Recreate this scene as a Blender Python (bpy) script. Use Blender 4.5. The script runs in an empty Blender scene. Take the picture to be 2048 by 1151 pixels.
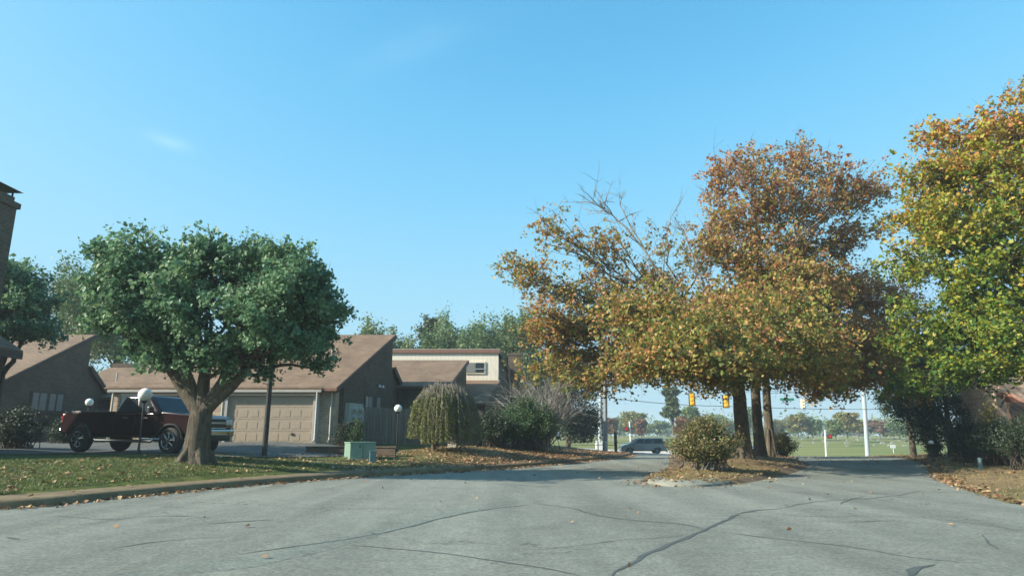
import bpy, bmesh, math, random
import numpy as np
from mathutils import Vector, noise
R = math.radians
HAZE = .0008
rng = np.random.default_rng(7)
random.seed(7)
scene = bpy.context.scene
col = scene.collection

# ------------------------------------------------------------------ camera
FPX, PITCH, CAMZ = 1330.0, R(12.5), 1.25
cam_d = bpy.data.cameras.new('camera'); cam = bpy.data.objects.new('camera', cam_d); col.objects.link(cam)
cam_d.sensor_width = 36; cam_d.lens = FPX / 2048 * 36
cam_d.clip_start = .1; cam_d.clip_end = 6000
cam.location = (0, 0, CAMZ); cam.rotation_euler = (R(90) + PITCH, 0, 0)
scene.camera = cam
cam_d.dof.use_dof = True; cam_d.dof.focus_distance = 9.0; cam_d.dof.aperture_fstop = 2.8

# ------------------------------------------------------------------ sky, sun, exposure
SUN_AZ, SUN_EL = 17, 29            # degrees behind straight-left, and elevation
sdir = Vector((-math.cos(R(SUN_AZ)) * math.cos(R(SUN_EL)), -math.sin(R(SUN_AZ)) * math.cos(R(SUN_EL)), math.sin(R(SUN_EL))))
world = bpy.data.worlds.new("World"); scene.world = world; world.use_nodes = True
wn, wl = world.node_tree.nodes, world.node_tree.links
for n in list(wn): wn.remove(n)
sky = wn.new('ShaderNodeTexSky'); sky.sky_type = 'NISHITA'; sky.sun_disc = False
sky.sun_elevation = R(SUN_EL); sky.sun_rotation = math.atan2(sdir.x, sdir.y)
sky.air_density = 1.0; sky.dust_density = 1.2; sky.ozone_density = 1.0
bg = wn.new('ShaderNodeBackground'); bg.inputs[1].default_value = 0.15
# the tone of this autumn sky: clear blue overhead, a paler haze along the horizon
crv = wn.new('ShaderNodeRGBCurve')
for ch, pts in ((0, [(.143, .062), (.19, .095), (.32, .17), (.63, .23), (1, .36)]), (1, [(.227, .245), (.30, .305), (.48, .375), (.70, .39), (1, .48)]), (2, [(.388, .43), (.49, .49), (.68, .51), (1, .57)])):
    c = crv.mapping.curves[ch]; c.points[1].location = pts[-1]
    for q in pts[:-1]: c.points.new(*q)
crv.mapping.update()
scl = wn.new('ShaderNodeVectorMath'); scl.operation = 'SCALE'; scl.inputs['Scale'].default_value = .15
unscl = wn.new('ShaderNodeVectorMath'); unscl.operation = 'SCALE'; unscl.inputs['Scale'].default_value = 1 / .15
tcz = wn.new('ShaderNodeTexCoord'); sz = wn.new('ShaderNodeSeparateXYZ'); wl.new(tcz.outputs['Generated'], sz.inputs[0])
hzm = wn.new('ShaderNodeMath'); hzm.operation = 'MULTIPLY'; hzm.inputs[1].default_value = -9.0; wl.new(sz.outputs[2], hzm.inputs[0])
hze = wn.new('ShaderNodeMath'); hze.operation = 'EXPONENT'; hze.use_clamp = True; wl.new(hzm.outputs[0], hze.inputs[0])
tint = wn.new('ShaderNodeMix'); tint.data_type = 'RGBA'; tint.inputs[7].default_value = (.205 / .15, .335 / .15, .375 / .15, 1); wl.new(hze.outputs[0], tint.inputs[0])
wo = wn.new('ShaderNodeOutputWorld')
wl.new(sky.outputs[0], scl.inputs[0]); wl.new(scl.outputs[0], crv.inputs[1]); wl.new(crv.outputs[0], unscl.inputs[0]); wl.new(unscl.outputs[0], tint.inputs[6])
# two thin wisps of cloud, laid on the sky by direction
tc = wn.new('ShaderNodeTexCoord')
def wisp(d, axis, la, lb, strength, prev):
    d = Vector(d).normalized(); ax = Vector(axis); ax = (ax - d * ax.dot(d)).normalized(); up = d.cross(ax)
    nrm = wn.new('ShaderNodeVectorMath'); nrm.operation = 'NORMALIZE'; wl.new(tc.outputs['Generated'], nrm.inputs[0])
    nz = wn.new('ShaderNodeTexNoise'); nz.inputs['Scale'].default_value = 14; nz.inputs['Detail'].default_value = 6
    wl.new(nrm.outputs[0], nz.inputs[0])
    acc = None
    for v, l in ((ax, la), (up, lb)):
        dt = wn.new('ShaderNodeVectorMath'); dt.operation = 'DOT_PRODUCT'; dt.inputs[1].default_value = v; wl.new(nrm.outputs[0], dt.inputs[0])
        m = wn.new('ShaderNodeMath'); m.operation = 'DIVIDE'; m.inputs[1].default_value = l; wl.new(dt.outputs['Value'], m.inputs[0])
        p = wn.new('ShaderNodeMath'); p.operation = 'POWER'; p.inputs[1].default_value = 2; wl.new(m.outputs[0], p.inputs[0])
        ab = wn.new('ShaderNodeMath'); ab.operation = 'ABSOLUTE'; wl.new(p.outputs[0], ab.inputs[0])
        if acc is None: acc = ab
        else:
            s = wn.new('ShaderNodeMath'); s.operation = 'ADD'; wl.new(acc.outputs[0], s.inputs[0]); wl.new(ab.outputs[0], s.inputs[1]); acc = s
    neg = wn.new('ShaderNodeMath'); neg.operation = 'MULTIPLY'; neg.inputs[1].default_value = -1; wl.new(acc.outputs[0], neg.inputs[0])
    ex = wn.new('ShaderNodeMath'); ex.operation = 'EXPONENT'; wl.new(neg.outputs[0], ex.inputs[0])
    mr = wn.new('ShaderNodeMapRange'); mr.inputs[1].default_value = .35; mr.inputs[2].default_value = .8; mr.inputs[3].default_value = .25
    wl.new(nz.outputs[0], mr.inputs[0])
    mu = wn.new('ShaderNodeMath'); mu.operation = 'MULTIPLY'; wl.new(ex.outputs[0], mu.inputs[0]); wl.new(mr.outputs[0], mu.inputs[1])
    front = wn.new('ShaderNodeVectorMath'); front.operation = 'DOT_PRODUCT'; front.inputs[1].default_value = d; wl.new(nrm.outputs[0], front.inputs[0])
    gt = wn.new('ShaderNodeMath'); gt.operation = 'GREATER_THAN'; gt.inputs[1].default_value = 0; wl.new(front.outputs['Value'], gt.inputs[0])
    mu3 = wn.new('ShaderNodeMath'); mu3.operation = 'MULTIPLY'; wl.new(mu.outputs[0], mu3.inputs[0]); wl.new(gt.outputs[0], mu3.inputs[1])
    mu2 = wn.new('ShaderNodeMath'); mu2.operation = 'MULTIPLY'; mu2.inputs[1].default_value = strength; wl.new(mu3.outputs[0], mu2.inputs[0])
    mx = wn.new('ShaderNodeMix'); mx.data_type = 'RGBA'; mx.inputs[7].default_value = (3.3, 4.3, 5.0, 1)
    wl.new(mu2.outputs[0], mx.inputs[0]); wl.new(prev, mx.inputs[6])
    return mx.outputs[2]
def pdir(px, py):
    x, y = (px - 1024) / FPX, (575.5 - py) / FPX
    return Vector((x, math.cos(PITCH) - y * math.sin(PITCH), math.sin(PITCH) + y * math.cos(PITCH)))
c1 = wisp(pdir(335, 282), (1, 0, -.35), .026, .008, .28, tint.outputs[2])
c2 = wisp(pdir(820, 92), (1, 0, .42),   .085, .022, .08, c1)
wl.new(c2, bg.inputs[0]); wl.new(bg.outputs[0], wo.inputs[0])

sl = bpy.data.lights.new('sun', 'SUN'); so = bpy.data.objects.new('sun', sl); col.objects.link(so)
sl.energy = 5.0; sl.angle = R(.53); sl.color = (1.0, .93, .80)
so.rotation_euler = sdir.to_track_quat('Z', 'Y').to_euler(); so.location = (-40, -20, 40)
scene.view_settings.view_transform = 'Standard'; scene.view_settings.look = 'None'
scene.view_settings.exposure = 1.0; scene.view_settings.gamma = 1
scene.render.engine = 'CYCLES'
cy = scene.cycles; cy.max_bounces = 6; cy.diffuse_bounces = 3; cy.glossy_bounces = 3; cy.transmission_bounces = 6; cy.transparent_max_bounces = 8
cy.caustics_reflective = False; cy.caustics_refractive = False; cy.use_denoising = True

# ------------------------------------------------------------------ helpers
def P(px, py, Y):                       # the point at forward distance Y that stands at that spot of the frame
    d = pdir(px, py); k = Y / d.y
    return Vector((d.x * k, Y, CAMZ + d.z * k))
def G(px, py, z=0.0):                   # the point of the level z there
    d = pdir(px, py); k = (z - CAMZ) / d.z
    return Vector((d.x * k, d.y * k, z))
origin = {}
def tag(o, label=None, cat=None, group=None, kind=None):
    if label: o['label'] = label
    if cat: o['category'] = cat
    if group: o['group'] = group
    if kind: o['kind'] = kind
    return o
def thing(name, loc, label, cat, group=None, rot=None):
    o = bpy.data.objects.new(name, None); col.objects.link(o); o.location = loc; o.empty_display_size = .2
    if rot is not None: o.rotation_euler = rot
    origin[o.name] = Vector((0, 0, 0)) if rot is not None else Vector(loc)
    return tag(o, label, cat, group)
def link(name, me, mat, parent=None):
    o = bpy.data.objects.new(name, me); col.objects.link(o)
    if mat is not None: me.materials.append(mat)
    if parent is not None:
        o.parent = parent; origin[o.name] = origin[parent.name]
    return o
def fast_mesh(name, V, F, k):
    """V (n,3) array, F (m,k) int array"""
    me = bpy.data.meshes.new(name); V = np.asarray(V, dtype=np.float32); F = np.asarray(F, dtype=np.int32)
    me.vertices.add(len(V)); me.vertices.foreach_set('co', V.ravel())
    me.loops.add(F.size); me.loops.foreach_set('vertex_index', F.ravel())
    me.polygons.add(len(F)); me.polygons.foreach_set('loop_start', np.arange(0, F.size, k, dtype=np.int32))
    me.polygons.foreach_set('loop_total', np.full(len(F), k, dtype=np.int32))
    me.update(calc_edges=True); me.validate()
    return me
class MB:
    def __init__(s): s.v = []; s.f = []
    def add(s, vs, fs):
        n = len(s.v); s.v += [tuple(p) for p in vs]; s.f += [tuple(i + n for i in f) for f in fs]; return s
    def box(s, c, size, rz=0.0, tilt=None):
        x, y, z = (a / 2 for a in size); ca, sa = math.cos(rz), math.sin(rz); out = []
        for dz in (-z, z):
            for dx, dy in ((-x, -y), (x, -y), (x, y), (-x, y)):
                p = Vector((dx, dy, dz))
                if tilt is not None: p = tilt @ p
                out.append((c[0] + p.x * ca - p.y * sa, c[1] + p.x * sa + p.y * ca, c[2] + p.z))
        return s.add(out, [(3, 2, 1, 0), (4, 5, 6, 7), (0, 1, 5, 4), (1, 2, 6, 5), (2, 3, 7, 6), (3, 0, 4, 7)])
    def prism(s, poly, ext):            # a planar polygon pushed along ext
        n = len(poly); e = Vector(ext); a = [Vector(p) for p in poly]; b = [p + e for p in a]
        return s.add(a + b, [tuple(range(n))[::-1], tuple(range(n, 2 * n))] + [(i, (i + 1) % n, n + (i + 1) % n, n + i) for i in range(n)])
    def vprism(s, xy, z0, z1): return s.prism([(p[0], p[1], z0) for p in xy], (0, 0, z1 - z0))
    def tube(s, path, rad, n=8, cap=True):
        path = [Vector(p) for p in path]; k = len(path)
        if not isinstance(rad, (list, tuple)): rad = [rad] * k
        vs = []; t0 = (path[1] - path[0]).normalized(); a = t0.orthogonal().normalized()
        for i, p in enumerate(path):
            t = (path[min(i + 1, k - 1)] - path[max(i - 1, 0)]).normalized()
            a = (a - t * a.dot(t)).normalized(); b = t.cross(a)
            for j in range(n):
                w = 2 * math.pi * j / n; vs.append(p + (a * math.cos(w) + b * math.sin(w)) * rad[i])
        fs = [(i * n + j, i * n + (j + 1) % n, (i + 1) * n + (j + 1) % n, (i + 1) * n + j) for i in range(k - 1) for j in range(n)]
        if cap: fs += [tuple(range(n))[::-1], tuple(range((k - 1) * n, k * n))]
        return s.add(vs, fs)
    def lathe(s, c, prof, n=20, axis='z'):          # prof: (radius, height) pairs
        vs = []
        for r, h in prof:
            for j in range(n):
                w = 2 * math.pi * j / n; x, y = r * math.cos(w), r * math.sin(w)
                vs.append((c[0] + x, c[1] + y, c[2] + h) if axis == 'z' else (c[0] + x, c[1] + h, c[2] + y))
        k = len(prof)
        fs = [(i * n + j, i * n + (j + 1) % n, (i + 1) * n + (j + 1) % n, (i + 1) * n + j) for i in range(k - 1) for j in range(n)]
        fs += [tuple(range(n))[::-1], tuple(range((k - 1) * n, k * n))]
        return s.add(vs, fs)
    def sphere(s, c, r, n=20, m=12, sz=1.0):
        return s.lathe(c, [(max(r * math.sin(math.pi * i / m), .0005), -r * sz * math.cos(math.pi * i / m)) for i in range(m + 1)], n)
    def build(s, name, mat, parent=None, smooth=False, bevel=0.0, label=None):
        me = bpy.data.meshes.new(name); off = origin[parent.name] if parent is not None else Vector((0, 0, 0))
        me.from_pydata([(x - off.x, y - off.y, z - off.z) for x, y, z in s.v], [], s.f); me.validate()
        bm = bmesh.new(); bm.from_mesh(me); bmesh.ops.recalc_face_normals(bm, faces=bm.faces[:]); bm.to_mesh(me); bm.free()
        o = link(name, me, mat, parent)
        if smooth:
            me.shade_smooth()
            if smooth == 'auto': me.set_sharp_from_angle(angle=R(40))
        if bevel:
            m = o.modifiers.new('bevel', 'BEVEL'); m.width = bevel; m.segments = 2; m.limit_method = 'ANGLE'; m.angle_limit = R(40); m.harden_normals = False
        if label: o['label'] = label
        return o

# ------------------------------------------------------------------ materials
def mat(name):
    m = bpy.data.materials.new(name); m.use_nodes = True; nt = m.node_tree
    return m, nt.nodes, nt.links, nt.nodes['Principled BSDF']
def ramp(n, stops, interp='LINEAR'):
    r = n.new('ShaderNodeValToRGB'); r.color_ramp.interpolation = interp; e = r.color_ramp.elements
    e[0].position, e[0].color = stops[0][0], (*stops[0][1], 1); e[1].position, e[1].color = stops[-1][0], (*stops[-1][1], 1)
    for p, c in stops[1:-1]:
        x = e.new(p); x.color = (*c, 1)
    return r
def noise_tex(n, l, vec, scale, detail=4, rough=.55, dist=0.0):
    t = n.new('ShaderNodeTexNoise'); t.inputs['Scale'].default_value = scale; t.inputs['Detail'].default_value = detail
    t.inputs['Roughness'].default_value = rough; t.inputs['Distortion'].default_value = dist
    if vec is not None: l.new(vec, t.inputs['Vector'])
    return t
def mixc(n, l, fac, a, b, mode='MIX'):
    m = n.new('ShaderNodeMix'); m.data_type = 'RGBA'; m.blend_type = mode
    if isinstance(fac, (int, float)): m.inputs[0].default_value = fac
    else: l.new(fac, m.inputs[0])
    for i, c in ((6, a), (7, b)):
        if isinstance(c, tuple): m.inputs[i].default_value = (*c, 1)
        else: l.new(c, m.inputs[i])
    return m.outputs[2]
def bump(n, l, h, strength, dist, bs):
    b = n.new('ShaderNodeBump'); b.inputs['Strength'].default_value = strength; b.inputs['Distance'].default_value = dist
    l.new(h, b.inputs['Height']); l.new(b.outputs[0], bs.inputs['Normal']); return b
def geo(n): return n.new('ShaderNodeNewGeometry')
def simple(name, c, rough=.6, metal=0.0, var=.15, scale=6.0, coat=0.0, bumpy=0.0):
    """a paint or solid with faint wear in it"""
    m, n, l, b = mat(name); g = geo(n)
    t = noise_tex(n, l, g.outputs['Position'], scale, 6, .65)
    r = ramp(n, [(.3, tuple(x * (1 - var) for x in c)), (.7, tuple(min(1, x * (1 + var)) for x in c))]); l.new(t.outputs[0], r.inputs[0])
    l.new(r.outputs[0], b.inputs['Base Color']); b.inputs['Roughness'].default_value = rough; b.inputs['Metallic'].default_value = metal
    b.inputs['Coat Weight'].default_value = coat; b.inputs['Coat Roughness'].default_value = .05
    if bumpy: bump(n, l, t.outputs[0], bumpy, .02, b)
    return m
def wallcoord(n, l, su=1.0, sv=1.0):     # (along the wall, height): works for any upright or sloping face
    g = geo(n); cr = n.new('ShaderNodeVectorMath'); cr.operation = 'CROSS_PRODUCT'; l.new(g.outputs['True Normal'], cr.inputs[0]); cr.inputs[1].default_value = (0, 0, 1)
    nm = n.new('ShaderNodeVectorMath'); nm.operation = 'NORMALIZE'; l.new(cr.outputs[0], nm.inputs[0])
    dt = n.new('ShaderNodeVectorMath'); dt.operation = 'DOT_PRODUCT'; l.new(nm.outputs[0], dt.inputs[0]); l.new(g.outputs['Position'], dt.inputs[1])
    sp = n.new('ShaderNodeSeparateXYZ'); l.new(g.outputs['Position'], sp.inputs[0])
    a = n.new('ShaderNodeMath'); a.operation = 'MULTIPLY'; a.inputs[1].default_value = su; l.new(dt.outputs['Value'], a.inputs[0])
    c = n.new('ShaderNodeMath'); c.operation = 'MULTIPLY'; c.inputs[1].default_value = sv; l.new(sp.outputs[2], c.inputs[0])
    co = n.new('ShaderNodeCombineXYZ'); l.new(a.outputs[0], co.inputs[0]); l.new(c.outputs[0], co.inputs[1])
    return co.outputs[0], g
def brick_mat(name, c1, c2, cm, bw=.22, bh=.075, mortar=.012, sv=1.0):
    m, n, l, b = mat(name); v, g = wallcoord(n, l, 1, sv)
    t = n.new('ShaderNodeTexBrick'); l.new(v, t.inputs['Vector']); t.inputs['Scale'].default_value = 1
    t.inputs['Brick Width'].default_value = bw; t.inputs['Row Height'].default_value = bh; t.inputs['Mortar Size'].default_value = mortar
    t.inputs['Mortar Smooth'].default_value = .3; t.inputs['Bias'].default_value = -.1
    t.inputs['Color1'].default_value = (*c1, 1); t.inputs['Color2'].default_value = (*c2, 1); t.inputs['Mortar'].default_value = (*cm, 1)
    nz = noise_tex(n, l, g.outputs['Position'], 1.1, 6, .7)
    r = ramp(n, [(.25, (.62, .6, .6)), (.75, (1.2, 1.2, 1.2))]); l.new(nz.outputs[0], r.inputs[0])
    l.new(mixc(n, l, 1.0, t.outputs['Color'], r.outputs[0], 'MULTIPLY'), b.inputs['Base Color'])
    b.inputs['Roughness'].default_value = .9; bump(n, l, t.outputs['Fac'], -.5, .01, b)
    return m
M = {}
M['brick'] = brick_mat('brown_brick', (.12, .080, .048), (.060, .038, .025), (.16, .135, .10))
M['brick_tan'] = brick_mat('tan_brick', (.50, .36, .22), (.30, .18, .11), (.55, .48, .38))
M['stone'] = brick_mat('tan_rubble_stone', (.72, .52, .38), (.46, .30, .22), (.60, .50, .42), .34, .13, .02)
M['shingle'] = brick_mat('brown_shingle', (.215, .145, .092), (.165, .108, .068), (.12, .075, .048), .32, .075, .010)
M['fascia'] = simple('red_brown_paint', (.22, .11, .075), .6)
M['cream'] = simple('cream_paint', (.78, .69, .54), .6, var=.06)
M['trim_grey'] = simple('grey_trim_paint', (.40, .38, .34), .6, var=.08)
M['dark_brown'] = simple('dark_brown_timber', (.075, .05, .04), .7)
M['door'] = simple('taupe_garage_paint', (.37, .295, .215), .55, var=.06)
M['glass'] = simple('window_glass', (.03, .04, .045), .06, var=.02); M['glass'].node_tree.nodes['Principled BSDF'].inputs['Specular IOR Level'].default_value = .18
M['blind'] = simple('window_blind', (.22, .22, .20), .5, var=.1)
M['white'] = simple('white_paint', (.68, .69, .66), .45, var=.04)
M['globe'] = simple('opal_globe', (.86, .86, .82), .25, var=.02)
M['black'] = simple('black_paint', (.018, .02, .02), .45)
M['pole_grey'] = simple('weathered_grey_pole', (.20, .22, .22), .7, var=.25, scale=3)
M['pole_white'] = simple('pale_galvanised_pole', (.34, .38, .38), .4, var=.08, scale=3)
M['galv'] = simple('galvanised_steel', (.42, .44, .43), .45, .3, .12)
M['meter'] = simple('meter_box_enamel', (.30, .33, .28), .5, var=.1)
M['green_box'] = simple('pale_green_enamel', (.18, .28, .21), .45, var=.12, scale=4)
M['blue_grey'] = simple('blue_grey_plastic', (.12, .20, .20), .5)
M['signal'] = simple('signal_yellow', (.80, .42, .03), .4, var=.06)
M['signal_pale'] = simple('signal_pale_yellow', (.78, .60, .34), .45, var=.06)
M['red'] = simple('red_lens', (.55, .02, .02), .3)
M['sign_green'] = simple('sign_green', (.01, .22, .11), .4)
M['timber'] = None
M['concrete'] = simple('pale_concrete', (.46, .43, .37), .85, var=.2, scale=1.6, bumpy=.2)
M['headstone'] = simple('headstone_granite', (.32, .31, .28), .6, var=.2, scale=.6)
M['rubber'] = simple('tyre_rubber', (.02, .02, .02), .8)
M['rim'] = simple('bright_alloy', (.30, .31, .32), .25, .9, .05)
M['chrome'] = simple('chrome', (.42, .43, .42), .16, 1.0, .03)
M['maroon'] = simple('dark_maroon_metallic', (.012, .0012, .0024), .28, .0, .05, coat=.25); M['maroon'].node_tree.nodes['Principled BSDF'].inputs['Specular IOR Level'].default_value = .25
M['van_grey'] = simple('grey_green_metallic', (.17, .175, .165), .3, .4, .05, coat=.8)
M['silver'] = simple('silver_metallic', (.5, .5, .5), .3, .5, .05, coat=.8)
M['lens'] = simple('headlamp_lens', (.65, .65, .6), .15)
M['amber'] = simple('amber_lamp_glass', (.75, .5, .12), .2)
def mk_timber():
    m, n, l, b = mat('weathered_fence_board'); v, g = wallcoord(n, l, 7.2, .35)
    t = noise_tex(n, l, v, 1.2, 6, .7); r = ramp(n, [(.25, (.10, .085, .07)), (.55, (.22, .19, .155)), (.8, (.32, .28, .23))]); l.new(t.outputs[0], r.inputs[0])
    l.new(r.outputs[0], b.inputs['Base Color']); b.inputs['Roughness'].default_value = .9
    return m
M['timber'] = mk_timber()
def mk_siding():
    m, n, l, b = mat('cream_board_siding'); v, g = wallcoord(n, l, 1, 1)
    sp = n.new('ShaderNodeSeparateXYZ'); l.new(v, sp.inputs[0])
    a = n.new('ShaderNodeMath'); a.operation = 'MULTIPLY'; a.inputs[1].default_value = 3.6; l.new(sp.outputs[0], a.inputs[0])
    fr = n.new('ShaderNodeMath'); fr.operation = 'FRACT'; l.new(a.outputs[0], fr.inputs[0])
    r = ramp(n, [(0, (.55, .48, .38)), (.09, (.82, .74, .60)), (1, (.78, .70, .56))]); l.new(fr.outputs[0], r.inputs[0])
    l.new(r.outputs[0], b.inputs['Base Color']); b.inputs['Roughness'].default_value = .7; return m
M['siding'] = mk_siding()
def mk_bark(name, a, c, sc=6):
    m, n, l, b = mat(name); g = geo(n)
    mp = n.new('ShaderNodeMapping'); mp.inputs['Scale'].default_value = (1, 1, .22); l.new(g.outputs['Position'], mp.inputs[0])
    t = noise_tex(n, l, mp.outputs[0], sc * 2.2, 8, .7, .6); r = ramp(n, [(.32, a), (.68, c)]); l.new(t.outputs[0], r.inputs[0])
    t2 = noise_tex(n, l, g.outputs['Position'], 1.3, 4, .6); r2 = ramp(n, [(.35, (.75, .78, .7)), (.65, (1.15, 1.12, 1.1))]); l.new(t2.outputs[0], r2.inputs[0])
    l.new(mixc(n, l, 1.0, r.outputs[0], r2.outputs[0], 'MULTIPLY'), b.inputs['Base Color']); b.inputs['Roughness'].default_value = .95
    bump(n, l, t.outputs[0], 1.0, .11, b); return m
M['bark'] = mk_bark('grey_brown_bark', (.045, .036, .024), (.17, .14, .10))
M['bark_pale'] = mk_bark('pale_bark', (.17, .145, .12), (.42, .38, .33), 8)
M['bark_dark'] = mk_bark('dark_bark', (.05, .04, .03), (.13, .11, .085))
def mk_leaf(name, cols, nscale=.35, transl=.35, nw=.5, z0=None, z1=None, zw=0.0):
    """cols: colour stops; each leaf takes a stop by its own random value and a broad noise (whole limbs turning together)"""
    m, n, l, b = mat(name); g = geo(n)
    t = noise_tex(n, l, g.outputs['Position'], nscale, 3, .55)
    k = n.new('ShaderNodeMath'); k.operation = 'MULTIPLY_ADD'; k.inputs[1].default_value = 2.0; k.inputs[2].default_value = -.5; l.new(t.outputs[0], k.inputs[0])
    mx = n.new('ShaderNodeMix'); mx.data_type = 'FLOAT'; mx.inputs[0].default_value = nw; l.new(g.outputs['Random Per Island'], mx.inputs[2]); l.new(k.outputs[0], mx.inputs[3])
    fac = mx.outputs[0]
    if z0 is not None:
        sp = n.new('ShaderNodeSeparateXYZ'); l.new(g.outputs['Position'], sp.inputs[0])
        mr = n.new('ShaderNodeMapRange'); mr.inputs[1].default_value = z0; mr.inputs[2].default_value = z1; mr.inputs[3].default_value = -zw; mr.inputs[4].default_value = zw; l.new(sp.outputs[2], mr.inputs[0])
        ad = n.new('ShaderNodeMath'); ad.operation = 'ADD'; l.new(fac, ad.inputs[0]); l.new(mr.outputs[0], ad.inputs[1]); fac = ad.outputs[0]
    N = len(cols); r = ramp(n, [(i / (N - 1) * .8 + .1, c) for i, c in enumerate(cols)]); l.new(fac, r.inputs[0])
    b.inputs['Roughness'].default_value = .55; l.new(r.outputs[0], b.inputs['Base Color'])
    tr = n.new('ShaderNodeBsdfTranslucent'); l.new(r.outputs[0], tr.inputs[0])
    ms = n.new('ShaderNodeMixShader'); ms.inputs[0].default_value = transl; l.new(b.outputs[0], ms.inputs[1]); l.new(tr.outputs[0], ms.inputs[2])
    l.new(ms.outputs[0], n['Material Output'].inputs[0]); return m
M['lf_green'] = mk_leaf('green_leaf', [(.05, .125, .06), (.09, .19, .095), (.15, .27, .13), (.25, .34, .15)], .8, .38)
M['lf_orange'] = mk_leaf('turning_oak_leaf', [(.12, .17, .04), (.22, .25, .05), (.38, .31, .07), (.46, .26, .08), (.42, .17, .075), (.30, .12, .065)], .33, .42, .32, 3, 15, .16)
M['lf_rust'] = mk_leaf('rust_leaf', [(.20, .20, .05), (.36, .26, .07), (.42, .20, .07), (.34, .12, .06)], .3, .35, .4)
M['lf_yellow'] = mk_leaf('yellow_green_leaf', [(.055, .13, .02), (.13, .22, .03), (.28, .31, .03), (.42, .34, .04), (.50, .20, .06)], .34, .42, .36, 3, 14, .30)
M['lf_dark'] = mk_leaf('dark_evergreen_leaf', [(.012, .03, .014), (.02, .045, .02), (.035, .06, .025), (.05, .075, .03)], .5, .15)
M['lf_bg'] = mk_leaf('mid_green_leaf', [(.06, .11, .04), (.10, .17, .06), (.16, .22, .08), (.22, .24, .08)], .25, .3)
M['lf_bg_y'] = mk_leaf('yellowing_leaf', [(.10, .14, .04), (.18, .20, .05), (.26, .22, .06), (.28, .17, .06)], .25, .3)
M['lf_bg_r'] = mk_leaf('russet_leaf', [(.10, .09, .04), (.20, .10, .05), (.26, .09, .05)], .25, .3)
M['lf_pine'] = mk_leaf('pine_needle', [(.025, .055, .03), (.05, .085, .035), (.09, .12, .04), (.13, .15, .05)], .4, .2)
M['lf_weep'] = mk_leaf('weeping_leaf', [(.08, .10, .03), (.13, .17, .04), (.19, .21, .05), (.21, .17, .07)], .8, .35)
M['lf_bush'] = mk_leaf('island_bush_leaf', [(.05, .08, .025), (.10, .14, .04), (.17, .18, .05), (.26, .16, .06), (.12, .10, .05)], 1.2, .25, .3)
M['lf_shrub'] = mk_leaf('glossy_green_leaf', [(.03, .08, .025), (.05, .12, .035), (.08, .15, .04)], 1.2, .25, .3)
M['lf_litter'] = mk_leaf('fallen_leaf', [(.16, .10, .05), (.30, .17, .08), (.38, .20, .09), (.42, .30, .15), (.26, .10, .05)], .5, .1, .1)
M['lf_red_litter'] = mk_leaf('fallen_red_leaf', [(.13, .08, .045), (.22, .12, .06), (.28, .15, .075), (.36, .25, .12)], .5, .1, .1)
M['pale_twig'] = simple('pale_bare_twig', (.30, .275, .24), .9, var=.2)
M['twig'] = simple('bare_twig', (.17, .15, .125), .9, var=.2)
# ------------------------------------------------------------------ lie of the land
def sstep(a, b, x):
    t = np.clip((np.asarray(x, float) - a) / (b - a), 0, 1); return t * t * (3 - 2 * t)
def base_z(x, y):
    x = np.asarray(x, float); y = np.asarray(y, float)
    zc = -.72 - .042 * (np.clip(x, -25, 48) - 15)
    return sstep(38, 76, y) * zc * (1 - sstep(90, 240, y)) + sstep(90, 240, y) * 1.0
def dens(poly, step):
    out = []
    for i in range(len(poly) - 1):
        a, b = Vector(poly[i]), Vector(poly[i + 1]); k = max(1, int((b - a).length / step))
        out += [a.lerp(b, j / k) for j in range(k)]
    return out + [Vector(poly[-1])]
def smooth_line(pts, it=2):
    for _ in range(it):
        q = [pts[0]]
        for a, b in zip(pts[:-1], pts[1:]): q += [a.lerp(b, .25), a.lerp(b, .75)]
        pts = q + [pts[-1]]
    return pts
def g2(px, py): p = G(px, py); return Vector((p.x, p.y))
# edges of the carriageways, all as plan curves
left_edge = smooth_line([Vector((-26, 8.2)), Vector((-16.5, 9.6)), g2(0, 1022), g2(200, 1000), g2(400, 979), g2(600, 962), g2(760, 951), g2(900, 944), g2(1020, 936), g2(1120, 927), g2(1200, 919), g2(1262, 912.5), Vector((9.6, 56)), Vector((10.6, 66)), Vector((7, 69.5))])
right_edge = smooth_line([Vector((14.5, 4)), Vector((12.4, 9)), g2(2048, 1016), g2(1960, 988), g2(1885, 965), g2(1862, 950), Vector((20.4, 34)), Vector((24.5, 46)), Vector((28.5, 60)), Vector((30.5, 67)), Vector((35, 69.5))])
isl_l = [g2(1300, 968), g2(1290, 962), g2(1318, 950), Vector((6.6, 28)), Vector((8.9, 38)), Vector((11.6, 50)), Vector((14.2, 60)), Vector((15.2, 64))]
isl_r = [g2(1345, 973), g2(1425, 973), g2(1482, 964), g2(1520, 957), g2(1585, 943), Vector((13.9, 32)), Vector((16.3, 42)), Vector((18.3, 54)), Vector((18.2, 62)), Vector((17, 65))]
island = smooth_line([isl_l[0]] + isl_r + isl_l[::-1][:-1] + [isl_l[0]])[:-1]
road_poly = left_edge + [Vector((7, 71)), Vector((35, 71))] + right_edge[::-1] + [Vector((14.5, -30)), Vector((-40, -30)), Vector((-40, 6))]
drive = [P(62, 884, 31)] ; 
drive_poly = [Vector((-25, 20.8)), Vector((-15.2, 22.3)), Vector((-9.9, 21.8)), Vector((-8.6, 23.4)), Vector((-6.2, 26.9)), Vector((-8.0, 31.2)), Vector((-18.6, 31.2)), Vector((-19.5, 34)), Vector((-22.5, 34)), Vector((-25, 30))]
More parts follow.
